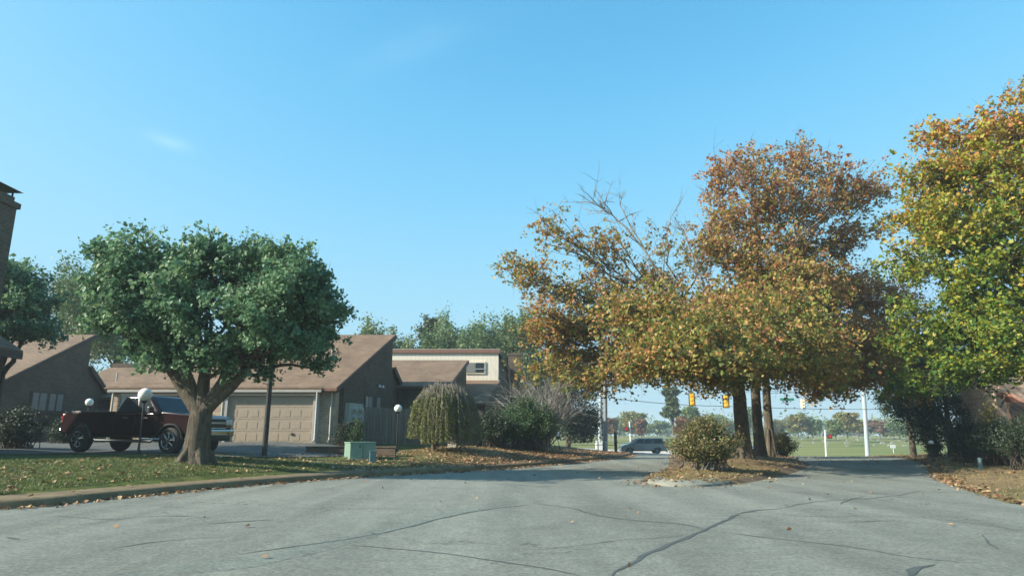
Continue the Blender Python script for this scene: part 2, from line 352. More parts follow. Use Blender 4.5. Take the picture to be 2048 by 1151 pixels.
def inside(poly, X, Y):
    X = np.asarray(X, float); Y = np.asarray(Y, float); r = np.zeros(X.shape, bool); n = len(poly)
    for i in range(n):
        x1, y1 = poly[i][0], poly[i][1]; x2, y2 = poly[(i + 1) % n][0], poly[(i + 1) % n][1]
        if y1 == y2: continue
        c = ((y1 > Y) != (y2 > Y)) & (X < (x2 - x1) * (Y - y1) / (y2 - y1) + x1); r ^= c
    return r
def edge_dist(line, X, Y):
    X = np.asarray(X, float); Y = np.asarray(Y, float); d = np.full(X.shape, 1e9)
    for a, b in zip(line[:-1], line[1:]):
        ex, ey = b[0] - a[0], b[1] - a[1]; L = ex * ex + ey * ey + 1e-12
        t = np.clip(((X - a[0]) * ex + (Y - a[1]) * ey) / L, 0, 1)
        d = np.minimum(d, np.hypot(X - a[0] - t * ex, Y - a[1] - t * ey))
    return d
ctrl = []
for px, py, Y in [(390, 924, 20), (545, 883, 31.5), (668, 888, 31.5), (830, 889, 34.5), (795, 906, 31), (868, 898, 30), (715, 916, 26), (528, 913, 24), (620, 905, 27.5), (60, 899, 25), (950, 893, 33),
                  (1000, 899, 34), (1060, 893, 38), (1130, 893, 44), (300, 925, 18.6), (560, 925, 22.5), (200, 935, 17.2), (60, 950, 15.5), (1200, 906, 48)]:
    p = P(px, py, Y); ctrl.append((p.x, p.y, p.z - float(base_z(p.x, p.y))))
for x, y in [(-16, 23.6), (-14, 23), (-11, 22.3), (-12, 24.5), (-16, 25.5), (-10, 24)]: ctrl.append((x, y, .64))
for p in dens([v for v in left_edge], 3.5): ctrl.append((p.x - .1, p.y + .35, .12))
for x, y, z in [(-45, 30, 1.0), (-45, 12, .5), (-30, 15, .45), (-26, 30, .85), (-22, 45, .95), (-45, 60, .9), (0, 42, .75), (3, 52, .5), (0, 62, .3), (-12, 60, .6), (-60, 85, 0), (0, 80, 0), (30, 75, 0), (60, 60, 0), (90, 20, 0), (60, -30, 0), (0, -30, 0), (-60, -30, .3), (0, 130, 0), (-90, 130, 0), (90, 130, 0), (-120, 30, .5), (25, 30, .22), (32, 22, .4), (30, 45, .25), (20, 14, .12), (17, 20, .12), (45, 30, .6), (22, 34, .14), (26, 46, .12), (7, 10, 0), (0, 15, 0), (10, 25, 0), (-5, 8, 0), (5, 20, 0)]: ctrl.append((x, y, z))
ctrl = np.array(ctrl); _c = 2.0
def _phi(r2): return np.sqrt(r2 + _c * _c)
_D = (ctrl[:, None, 0] - ctrl[None, :, 0]) ** 2 + (ctrl[:, None, 1] - ctrl[None, :, 1]) ** 2
_n = len(ctrl); _A = np.zeros((_n + 1, _n + 1)); _A[:_n, :_n] = _phi(_D) - .15 * np.eye(_n); _A[:_n, _n] = 1; _A[_n, :_n] = 1
_w = np.linalg.solve(_A, np.append(ctrl[:, 2], 0))
def land_z(x, y):
    """height of lawns and verges (the roads excluded)"""
    x = np.asarray(x, float); y = np.asarray(y, float); sh = x.shape; xf, yf = x.ravel(), y.ravel(); out = np.full(xf.shape, _w[_n])
    for i in range(_n): out += _w[i] * _phi((xf - ctrl[i, 0]) ** 2 + (yf - ctrl[i, 1]) ** 2)
    fade = 1 - sstep(90, 150, np.hypot(xf, yf - 30)); out = np.clip(out, -.1, 1.4) * fade + base_z(xf, yf)
    near = np.minimum(edge_dist(left_edge, xf, yf), edge_dist(right_edge, xf, yf)); k = 1 - sstep(.3, 1.6, near)
    dr = edge_dist(right_edge, xf, yf); out = out * (1 - k) + (base_z(xf, yf) + np.where(dr < near + .01, .012, .115)) * k
    ii = inside(island, xf, yf)
    if ii.any():
        d = edge_dist(island + [island[0]], xf[ii], yf[ii]); out[ii] = base_z(xf[ii], yf[ii]) + .115 + .16 * sstep(.3, 2.2, d)
    out += .018 * np.sin(xf * 1.3 + np.sin(yf * .9)) * np.sin(yf * 1.1 + 2 * np.sin(xf * .37)) * sstep(.4, 2, near)
    return out.reshape(sh)
def hz(x, y): return float(land_z(np.array([x]), np.array([y]))[0])
def gz(x, y):
    a = np.array([x]), np.array([y])
    if inside(road_poly, *a)[0] and not inside(island, *a)[0]: return float(base_z(x, y))
    return hz(x, y)

# ---- ground: one sheet to the horizon
xs = np.concatenate([-np.geomspace(1600, 62, 14), np.arange(-60, -30, 2.0), np.arange(-30, 38, .22), np.arange(38, 64, 2.0), np.geomspace(66, 1600, 14)])
ys = np.concatenate([-np.geomspace(900, 22, 9), np.arange(-20, 6, 2.0), np.arange(6, 50, .22), np.arange(50, 92, .8), np.geomspace(94, 3000, 26)])
GX, GY = np.meshgrid(xs, ys); GZ = land_z(GX, GY)
in_road = inside(road_poly, GX, GY) & ~inside(island, GX, GY)
_dl = edge_dist(left_edge, GX, GY); _di = np.where(inside(island, GX, GY), edge_dist(island + [island[0]], GX, GY), 9)
GZ = np.where(in_road | (_dl < .5) | (_di < .24), base_z(GX, GY) - .06, GZ)
cross_y0, cross_y1 = 69.0, 84.0
in_cross = (GY > cross_y0) & (GY < cross_y1)
GZ = np.where(in_cross, base_z(GX, GY) - .08, GZ)
nx, ny = len(xs), len(ys); idx = np.arange(nx * ny).reshape(ny, nx)
F = np.stack([idx[:-1, :-1], idx[:-1, 1:], idx[1:, 1:], idx[1:, :-1]], -1).reshape(-1, 4)
def mk_ground():
    m, n, l, b = mat('autumn_lawn'); g = geo(n); pos = g.outputs['Position']
    big = noise_tex(n, l, pos, .12, 5, .6); mid = noise_tex(n, l, pos, 1.1, 6, .65); fine = noise_tex(n, l, pos, 16, 6, .7)
    gr = ramp(n, [(.30, (.038, .062, .012)), (.55, (.090, .118, .024)), (.8, (.17, .155, .05))]); l.new(mid.outputs[0], gr.inputs[0])
    dry = ramp(n, [(.3, (.16, .115, .055)), (.7, (.29, .20, .105))]); l.new(mid.outputs[0], dry.inputs[0])
    # the lawns to the right and along the lane are dry and leafy, the one by the green tree is green, the cemetery green and straw
    sp = n.new('ShaderNodeSeparateXYZ'); l.new(pos, sp.inputs[0])
    def rng_(o, a, c_, lo=0, hi=1):
        mr = n.new('ShaderNodeMapRange'); mr.interpolation_type = 'SMOOTHSTEP'
        for i, v in enumerate((a, c_, lo, hi)): mr.inputs[i + 1].default_value = v
        l.new(o, mr.inputs[0]); return mr.outputs[0]
    dx = rng_(sp.outputs[0], -8, 1); far = rng_(sp.outputs[1], 64, 74, 1, 0)
    mu = n.new('ShaderNodeMath'); mu.operation = 'MULTIPLY'; l.new(dx, mu.inputs[0]); l.new(far, mu.inputs[1])
    nb = rng_(big.outputs[0], .38, .62, -.25, .25)
    ad = n.new('ShaderNodeMath'); ad.operation = 'MULTIPLY_ADD'; ad.inputs[1].default_value = .85; l.new(mu.outputs[0], ad.inputs[0]); l.new(nb, ad.inputs[2]); ad.use_clamp = True
    c = mixc(n, l, ad.outputs[0], gr.outputs[0], dry.outputs[0])
    cem = ramp(n, [(.3, (.11, .14, .035)), (.5, (.18, .195, .055)), (.7, (.28, .24, .09))]); st = n.new('ShaderNodeMapping'); st.inputs['Scale'].default_value = (.25, 1.6, 1); l.new(pos, st.inputs[0])
    band = noise_tex(n, l, st.outputs[0], .07, 4, .6); l.new(band.outputs[0], cem.inputs[0])
    inv = rng_(sp.outputs[1], 64, 74); c = mixc(n, l, inv, c, cem.outputs[0])
    r = ramp(n, [(.25, (.5, .5, .5)), (.75, (1.35, 1.35, 1.35))]); l.new(fine.outputs[0], r.inputs[0])
    c = mixc(n, l, 1.0, c, r.outputs[0], 'MULTIPLY'); l.new(c, b.inputs['Base Color']); b.inputs['Roughness'].default_value = .95; b.inputs['Specular IOR Level'].default_value = .2
    bump(n, l, fine.outputs[0], .8, .06, b); return m
gm = fast_mesh('ground', np.stack([GX.ravel(), GY.ravel(), GZ.ravel()], 1), F, 4); gm.shade_smooth()
tag(link('ground', gm, mk_ground()), kind='structure')

# ---- sheets that follow the land
def sheet(name, poly, mt, zf, lift, step=1.0, kind='structure'):
    bm = bmesh.new(); vs = [bm.verts.new((p[0], p[1], 0)) for p in poly]; f = bm.faces.new(vs); bmesh.ops.triangulate(bm, faces=[f])
    xmin, xmax = min(p[0] for p in poly), max(p[0] for p in poly); ymin, ymax = min(p[1] for p in poly), max(p[1] for p in poly)
    for x in np.arange(math.ceil(xmin), xmax, step * 3): bmesh.ops.bisect_plane(bm, geom=bm.verts[:] + bm.edges[:] + bm.faces[:], plane_co=(x, 0, 0), plane_no=(1, 0, 0))
    for y in np.arange(math.ceil(ymin), ymax, step): bmesh.ops.bisect_plane(bm, geom=bm.verts[:] + bm.edges[:] + bm.faces[:], plane_co=(0, y, 0), plane_no=(0, 1, 0))
    X = np.array([v.co.x for v in bm.verts]); Y = np.array([v.co.y for v in bm.verts]); Z = zf(X, Y) + lift
    for v, z in zip(bm.verts, Z): v.co.z = z
    bmesh.ops.recalc_face_normals(bm, faces=bm.faces[:])
    me = bpy.data.meshes.new(name); bm.to_mesh(me); bm.free()
    if me.polygons[0].normal.z < 0: me.flip_normals()
    o = link(name, me, mt); tag(o, kind=kind); return o
def mk_asphalt(name, a, c, patch=1.0):
    m, n, l, b = mat(name); g = geo(n); pos = g.outputs['Position']
    mp = n.new('ShaderNodeMapping'); mp.inputs['Rotation'].default_value = (0, 0, R(-14)); mp.inputs['Scale'].default_value = (1, .45, 1); l.new(pos, mp.inputs[0])
    big = noise_tex(n, l, mp.outputs[0], .35, 6, .62, .4); sp = noise_tex(n, l, pos, 17, 8, .92); mid = noise_tex(n, l, pos, 3.2, 7, .7)
    r = ramp(n, [(.30, a), (.50, tuple((x + y) / 2 for x, y in zip(a, c))), (.72, c)]); l.new(big.outputs[0], r.inputs[0])
    r2 = ramp(n, [(.36, (.42, .42, .42)), (.5, (1, 1, 1)), (.64, (1.65, 1.65, 1.6))]); l.new(sp.outputs[0], r2.inputs[0])
    r3 = ramp(n, [(.3, (.80, .80, .81)), (.7, (1.14, 1.14, 1.12))]); l.new(mid.outputs[0], r3.inputs[0])
    cc = mixc(n, l, 1.0, mixc(n, l, 1.0, r.outputs[0], r2.outputs[0], 'MULTIPLY'), r3.outputs[0], 'MULTIPLY')
    stn = noise_tex(n, l, pos, .8, 3, .5); rs = ramp(n, [(.60, (1, 1, 1)), (.74, (.72, .72, .73))]); l.new(stn.outputs[0], rs.inputs[0]); cc = mixc(n, l, 1.0, cc, rs.outputs[0], 'MULTIPLY')
    tk = n.new('ShaderNodeMapping'); tk.inputs['Rotation'].default_value = (0, 0, R(20)); tk.inputs['Scale'].default_value = (.9, .06, 1); l.new(pos, tk.inputs[0])
    tkn = noise_tex(n, l, tk.outputs[0], 1.0, 4, .6, .3); rt = ramp(n, [(.35, (.84, .84, .85)), (.6, (1.08, 1.08, 1.07))]); l.new(tkn.outputs[0], rt.inputs[0]); cc = mixc(n, l, 1.0, cc, rt.outputs[0], 'MULTIPLY')
    # hairline cracks
    vo = n.new('ShaderNodeTexVoronoi'); vo.feature = 'DISTANCE_TO_EDGE'; vo.inputs['Scale'].default_value = .42
    w = noise_tex(n, l, pos, 1.4, 5, .6); wm = n.new('ShaderNodeVectorMath'); wm.operation = 'MULTIPLY_ADD'; wm.inputs[1].default_value = (1.6, 1.6, 0); l.new(w.outputs['Color'], wm.inputs[0]); l.new(pos, wm.inputs[2]); l.new(wm.outputs[0], vo.inputs['Vector'])
    rc = ramp(n, [(0, (.5, .5, .5)), (.010, (1, 1, 1)), (1, (1, 1, 1))]); l.new(vo.outputs[0], rc.inputs[0])
    gate = noise_tex(n, l, pos, .22, 2, .5); rg = ramp(n, [(.48, (0, 0, 0)), (.56, (1, 1, 1))]); l.new(gate.outputs[0], rg.inputs[0])
    cc = mixc(n, l, rg.outputs[0], cc, mixc(n, l, 1.0, cc, rc.outputs[0], 'MULTIPLY'))
    l.new(cc, b.inputs['Base Color']); b.inputs['Roughness'].default_value = .88; b.inputs['Specular IOR Level'].default_value = .3
    bump(n, l, sp.outputs[0], .7, .02, b); return m
M['asphalt'] = mk_asphalt('old_asphalt', (.158, .166, .142), (.228, .240, .205))
M['asphalt_dark'] = mk_asphalt('driveway_asphalt', (.085, .09, .085), (.12, .127, .12))
M['asphalt_cross'] = mk_asphalt('cross_street_asphalt', (.20, .20, .20), (.28, .28, .27))
sheet('road', road_poly, M['asphalt'], base_z, 0.0)
sheet('cross_street', [(-150, cross_y0), (170, cross_y0), (170, cross_y1), (-150, cross_y1)], M['asphalt_cross'], base_z, -.02, 1.5)
sheet('driveway', drive_poly, M['asphalt_dark'], land_z, .03, .6)
sheet('cemetery_drive', [(17.2, 84.3), (23.5, 84.3), (24.5, 100), (33, 128), (60, 150), (60, 154), (31, 132), (20, 104)], M['concrete'], land_z, .05, 1.5)
# pale far pavement along the cross street
def ribbon(name, line, w0, w1, mt, zf, lift0, lift1, side=1, kind='structure', thick=0.0):
    """strip beside a plan curve; w0..w1 offsets to the left of travel; zf gives the ground; the outer end drops to lift1"""
    pts = [Vector(p) for p in line]; V = []; Fc = []; k = len(pts)
    for i, p in enumerate(pts):
        t = (pts[min(i + 1, k - 1)] - pts[max(i - 1, 0)]).normalized(); nn = Vector((-t.y, t.x)) * side
        for w, lz in zip(w0, lift0):
            q = p + nn * w; V.append((q.x, q.y, float(zf(q.x, q.y)) + lz))
    m_ = len(w0)
    for i in range(k - 1):
        for j in range(m_ - 1): Fc.append((i * m_ + j, i * m_ + j + 1, (i + 1) * m_ + j + 1, (i + 1) * m_ + j))
    b = MB(); b.add(V, Fc); o = b.build(name, mt, smooth='auto')
    if o.data.polygons[len(Fc) // 2].normal.z < 0: o.data.flip_normals()
    return tag(o, kind=kind)
def mk_kerb(name, a, c):
    m, n, l, b = mat(name); g = geo(n); t = noise_tex(n, l, g.outputs['Position'], 2.2, 7, .7); r = ramp(n, [(.3, a), (.7, c)]); l.new(t.outputs[0], r.inputs[0])
    f = noise_tex(n, l, g.outputs['Position'], 30, 5, .7); r2 = ramp(n, [(.3, (.7, .7, .7)), (.7, (1.25, 1.25, 1.25))]); l.new(f.outputs[0], r2.inputs[0])
    l.new(mixc(n, l, 1.0, r.outputs[0], r2.outputs[0], 'MULTIPLY'), b.inputs['Base Color']); b.inputs['Roughness'].default_value = .92; bump(n, l, f.outputs[0], .4, .02, b); return m
M['kerb_brown'] = mk_kerb('stained_kerb_concrete', (.095, .068, .034), (.21, .155, .08))
M['kerb_grey'] = mk_kerb('grey_kerb_concrete', (.15, .155, .125), (.25, .25, .205))
lf = dens(left_edge, .4)
prof_w, prof_z = (0, .01, .05, .10, .30, 1.25, 1.32), (-.05, .06, .12, .145, .15, .155, .05)
ribbon('kerb', lf, prof_w, None, M['kerb_brown'], base_z, prof_z, None, 1)
isl_c = dens(island + [island[0]], .3)
_k = max(i for i, p in enumerate(isl_c[:len(isl_c) // 2]) if p.y < 18.3)
_j = min(i for i, p in enumerate(isl_c) if i > len(isl_c) // 2 and p.y < 19.5)
M['earth'] = mk_kerb('leafy_earth', (.06, .04, .02), (.15, .10, .05))
ribbon('island_kerb', isl_c[_j:-1] + isl_c[:_k + 1], (-.0, .03, .10, .18, .40, .46), None, M['kerb_grey'], base_z, (-.05, .05, .09, .12, .15, -.05), None, 1)
ribbon('island_edge', isl_c[_k:_j + 1], (-.35, -.05, .15, .45, .55), None, M['earth'], base_z, (-.03, .03, .09, .14, -.05), None, 1)
ribbon('far_kerb', [Vector((x, cross_y1)) for x in np.arange(-120, 165, 3.0)], (-.2, 0, .3, 2.2, 2.3), None, M['concrete'], lambda x, y: base_z(x, cross_y1), (-.03, .13, .14, .18, 0), None, 1)
ribbon('verge_kerb', dens([Vector((-120, cross_y0)), Vector((4.5, cross_y0))], 3), (0, .02, .3, .32), None, M['concrete'], base_z, (-.03, .13, .14, 0), None, -1)

# tar-filled seams and cracks seen in the asphalt
def mk_tar():
    return simple('tar_filler', (.068, .078, .072), .7, var=.25, scale=5)
M['tar'] = mk_tar()
def seam(pts, w, wob=.03):
    pts = dens(smooth_line([g2(*p) for p in pts], 1), .18); V = []; F_ = []; k = len(pts)
    for i, p in enumerate(pts):
        t = (pts[min(i + 1, k - 1)] - pts[max(i - 1, 0)]).normalized(); nn = Vector((-t.y, t.x))
        o = nn * wob * (noise.noise(Vector((p.x * 2.3, p.y * 2.3, 1))) * 2)
        ww = w * (.55 + .9 * abs(noise.noise(Vector((p.x * 3.1, p.y * 3.1, 7))) + .3)) / 2 * min(1, .25 + min(i, k - 1 - i) * .3)
        for s_ in (-1, 1): q = p + o + nn * ww * s_; V.append((q.x, q.y, float(base_z(q.x, q.y)) + .004))
    F_ = [(2 * i, 2 * i + 1, 2 * i + 3, 2 * i + 2) for i in range(k - 1)]
    return V, F_
sb = MB()
for pts, w in [([(1225, 1151), (1270, 1120), (1330, 1092), (1400, 1064), (1450, 1040), (1490, 1022), (1560, 1016)], .075),
               ([(1413, 1060), (1395, 1052), (1340, 1045), (1260, 1040), (1180, 1028), (1150, 1016), (1070, 1006)], .045),
               ([(1060, 1008), (960, 1020), (880, 1036), (800, 1058), (700, 1078), (600, 1090), (480, 1108)], .05),
               ([(1430, 1062), (1500, 1070), (1600, 1082), (1720, 1094), (1850, 1118), (1960, 1128)], .022),
               ([(700, 1090), (800, 1096), (900, 1108), (1000, 1122), (1100, 1138), (1170, 1151)], .035),
               ([(1812, 1151), (1822, 1136), (1866, 1128)], .12), ([(1680, 1008), (1700, 998), (1728, 992)], .05),
               ([(1965, 1068), (1975, 1082), (1996, 1098)], .03), ([(1620, 1040), (1700, 1044), (1780, 1040), (1850, 1046)], .025),
               ([(1490, 1022), (1640, 1034), (1800, 1030), (1960, 1046), (2048, 1062)], .02), ([(1400, 1064), (1330, 1075), (1240, 1078), (1120, 1096), (1000, 1100)], .015), ([(540, 1010), (660, 1020), (780, 1014), (900, 1020)], .02), ([(1560, 1016), (1640, 1000), (1760, 996), (1850, 980)], .03), ([(100, 1030), (220, 1040), (300, 1030), (420, 1034)], .025), ([(980, 966), (1040, 970), (1100, 972)], .06), ([(380, 1050), (480, 1042), (560, 1038)], .05), ([(10, 1074), (40, 1078)], .08), ([(200, 1100), (330, 1080), (450, 1072)], .03)]:
    sb.add(*seam(pts, w))
so_ = sb.build('road_tar_seams', M['tar']); tag(so_, kind='structure')
for p in so_.data.polygons:
    pass
# pale worn strip of newer patching that crosses the near carriageway
pale = mk_asphalt('worn_pale_asphalt', (.145, .160, .140), (.205, .222, .19))
for pp in ([(200, 1151), (520, 1110), (800, 1046), (905, 1018), (1010, 1000), (1060, 1000), (960, 1018), (850, 1042), (560, 1128), (330, 1151)],):
    q = smooth_line([g2(*p) for p in pp] + [g2(*pp[0])], 1)[:-1]; sheet('road_worn_patch', [(v.x, v.y) for v in q], pale, base_z, .002, 2.0)
# ------------------------------------------------------------------ plants
def leaf_mesh(name, C, S, up=.35, droop=0.0, fold=.25, asp=.75):
    """C (n,3) leaf places, S (n,) sizes: each leaf is two triangles folded on its midrib"""
    n = len(C); a = rng.normal(size=(n, 3)); a[:, 2] = a[:, 2] * (1 - up * .6) - droop; a /= np.linalg.norm(a, axis=1)[:, None]
    nr = rng.normal(size=(n, 3)) * (1 - up); nr[:, 2] += up * 1.6; b = np.cross(nr, a); b /= np.linalg.norm(b, axis=1)[:, None] + 1e-9
    c = np.cross(a, b); s = S[:, None]; h = s * asp * .5
    V = np.stack([C - a * s * .5, C + b * h + c * s * fold * .5 - a * s * .06, C + a * s * .5, C - b * h + c * s * fold * .5 - a * s * .06], 1).reshape(-1, 3)
    i = np.arange(n)[:, None] * 4
    F = np.concatenate([i + np.array([[0, 2, 1]]), i + np.array([[0, 3, 2]])], 1).reshape(-1, 3)
    return fast_mesh(name, V, F, 3)
class Limbs:
    """many thin tapering tubes gathered fast"""
    def __init__(s): s.V = []; s.F = []; s.n = 0
    def add(s, pts, rad, n=5):
        pts = np.asarray(pts, float); rad = np.asarray(rad, float); k = len(pts)
        t = np.gradient(pts, axis=0); t /= np.linalg.norm(t, axis=1)[:, None] + 1e-9
        ref = np.array([.31, .17, .1]) if abs(t[0, 2]) > .8 else np.array([0, 0, 1.0])
        a = np.cross(t, ref); a /= np.linalg.norm(a, axis=1)[:, None] + 1e-9; b = np.cross(t, a)
        w = np.linspace(0, 2 * np.pi, n, endpoint=False)
        R_ = pts[:, None, :] + (a[:, None, :] * np.cos(w)[None, :, None] + b[:, None, :] * np.sin(w)[None, :, None]) * rad[:, None, None]
        i = np.arange(k * n).reshape(k, n); j = np.roll(i, -1, axis=1)
        s.F.append(np.stack([i[:-1], j[:-1], j[1:], i[1:]], -1).reshape(-1, 4) + s.n); s.V.append(R_.reshape(-1, 3)); s.n += k * n
    def mesh(s, name): return fast_mesh(name, np.concatenate(s.V), np.concatenate(s.F), 4)
def curve(a, b, k, bend, wob=.04, up=0.0):
    a, b = np.asarray(a, float), np.asarray(b, float); t = np.linspace(0, 1, k)[:, None]; L = np.linalg.norm(b - a)
    m = (a + b) / 2 + np.asarray(bend) + np.array([0, 0, up * L])
    p = (1 - t) ** 2 * a + 2 * t * (1 - t) * m + t ** 2 * b
    q = rng.normal(size=(k, 3)) * wob * L; q = (q + np.roll(q, 1, 0)) / 2; q[0] = 0; q[-1] = 0
    return p + q * np.sin(np.pi * t)
def attach(name, me, mt, root, smooth=False):
    off = origin[root.name]; me.transform(__import__('mathutils').Matrix.Translation(-off)); o = link(name, me, mt, root)
    if smooth: me.shade_smooth()
    return o
def clump(px, py, Y, rx, ry, ryd=None, dens_=1.0):
    c = P(px, py, Y); k = Y / 1362.0; return (np.array(c), np.array([rx * k, (ryd if ryd else rx * k), ry * k]), dens_)
def tree(name, base, fork_z, r0, clumps, leafsz, density, barkm, leafm, label, cat, group=None, up=.3, droop=.1, tips=14, sig=.30, lean=(0, 0), bare=(), shell=.45, trunk_pts=None, sides=10, twig_r=.012, limb_r=.42, stems=5):
    base = np.array(base, float); root = thing(name, tuple(base), label, cat, group)
    tb = Limbs(); fork = base + np.array([lean[0], lean[1], fork_z])
    k = 9; tr = curve(base - [0, 0, .15], fork, k, (0, 0, 0), .012); rr = r0 * (1 - .22 * np.linspace(0, 1, k)); rr[0] *= 1.4; rr[1] *= 1.12
    # fluted butt
    tb.add(tr, rr, sides)
    for w in np.linspace(0, 2 * np.pi, 6)[:-1]:
        d = np.array([math.cos(w + .4), math.sin(w + .4), 0]); tb.add([base + d * r0 * .55 + [0, 0, fork_z * .30], base + d * r0 * 1.05 + [0, 0, .12], base + d * r0 * 1.5 - [0, 0, .14]], [r0 * .30, r0 * .32, r0 * .16], 6)
    br = Limbs(); Cs = []
    # primary stems, each serving a sector of the crown
    ang = [math.atan2(c[2] - fork[2] + 1.5, (c[0] - fork[0])) + .25 * math.sin(c[1] * 3) for c, r, dn in clumps]; order = np.argsort(ang); G_n = min(stems, len(clumps)); stem = {}
    for gq in np.array_split(order, G_n):
        cen = np.mean([clumps[i][0] for i in gq], axis=0); d = cen - fork; e = fork + d * .62; kk = 8; sc = curve(fork - [0, 0, .1], e, kk, (d[0] * .10, d[1] * .1, 0), .03, .05)
        rs_ = r0 * (.78 - .04 * G_n) * rng.uniform(.85, 1.1); br.add(sc, np.linspace(rs_, rs_ * .45, kk), 8)
        for i in gq: stem[i] = (sc, rs_)
    for ci, (c, r, dn) in enumerate(clumps):
        L = np.linalg.norm(c - fork); sc, rs_ = stem[ci]; dd = np.linalg.norm(sc - c, axis=1); si = int(np.clip(np.argmin(dd) - rng.integers(1, 3), 1, 7)); st = sc[si]
        rl = rs_ * (.52 - .03 * si) * limb_r * 2; kk = 8
        hor = c - st; hor[2] = 0
        limb = curve(st, c + np.array([0, 0, -r[2] * .25]), kk, hor * .12, .05, .05); br.add(limb, np.linspace(rl, max(.025, rl * .28), kk), 8)
        nt = max(4, int(tips * 1.5 * dn * (r.prod() ** (1 / 3)) ** 1.6))
        u = rng.normal(size=(nt, 3)); u /= np.linalg.norm(u, axis=1)[:, None]; u *= (shell + (1.55 - shell) * rng.uniform(0, 1, nt) ** 1.15)[:, None]; u[:, 2] *= .85
        ends = c + u * r
        for e in ends:
            s0 = limb[rng.integers(kk // 2, kk)]; b2 = curve(s0, e, 5, (0, 0, 0), .07, .06); br.add(b2, np.linspace(max(.012, rl * .20), twig_r * .5, 5), 4)
            nl = int(density * min(2.6, rng.gamma(1.3, .78)))
            tt = rng.uniform(.30, 1.06, nl)[:, None]; idx_ = np.clip(tt * 4, 0, 3.999); i0 = idx_.astype(int)[:, 0]; f = idx_ - idx_.astype(int)
            pp = b2[i0] * (1 - f) + b2[i0 + 1] * f
            ns_ = max(1, nl // 8); sub = rng.normal(size=(ns_, 3)) * sig * rng.uniform(.6, 1.45) * np.array([1, 1, .65]); w_ = rng.integers(0, ns_, nl)
            Cs.append(pp[rng.integers(0, max(1, nl), ns_)][w_] + sub[w_] + rng.normal(size=(nl, 3)) * leafsz * .72 if nl else pp)
            for _ in range(2):
                j = b2[rng.integers(2, 5)]; br.add([j, j + rng.normal(size=3) * sig * 1.2 + [0, 0, .1]], [twig_r * .6, twig_r * .2], 3)
    br0 = br; br = Limbs()
    for path, r1, nb in bare:           # bare limbs: a path of points, butt radius, how many side twigs
        pts = [np.array(q, float) for q in path]; full = np.concatenate([curve(pts[i], pts[i + 1], 6, (0, 0, 0), .03)[:-1] for i in range(len(pts) - 1)] + [[pts[-1]]])
        br.add(full, np.linspace(r1, r1 * .15, len(full)), 6); L = np.linalg.norm(full[-1] - full[0]); ax = (full[-1] - full[0]) / L
        for _ in range(nb):
            i = rng.integers(1, len(full)); d = ax * rng.uniform(.5, 1) + rng.normal(size=3) * .55; l1 = L * rng.uniform(.09, .21) * (1.15 - i / len(full) * .5)
            tw = curve(full[i], full[i] + d * l1, 5, (0, 0, 0), .05); br.add(tw, np.linspace(r1 * .28, r1 * .06, 5), 4)
            for _ in range(7):
                j = tw[rng.integers(1, 5)]; t2 = curve(j, j + (d * .6 + rng.normal(size=3) * .5) * l1 * rng.uniform(.3, .6), 4, (0, 0, 0), .05); br.add(t2, np.linspace(r1 * .12, r1 * .05, 4), 3)
    attach('trunk', tb.mesh('trunk'), barkm, root, True)
    if bare: attach('bare_limbs', br.mesh('bare_limbs'), M['bark_pale'], root, True)
    attach('branches', br0.mesh('branches'), barkm, root, True)
    C = np.concatenate(Cs); S = leafsz * np.clip(rng.gamma(9, .118, len(C)), .45, 1.9)
    attach('crown', leaf_mesh('crown', C, S, up, droop), leafm, root)
    return root, len(C)
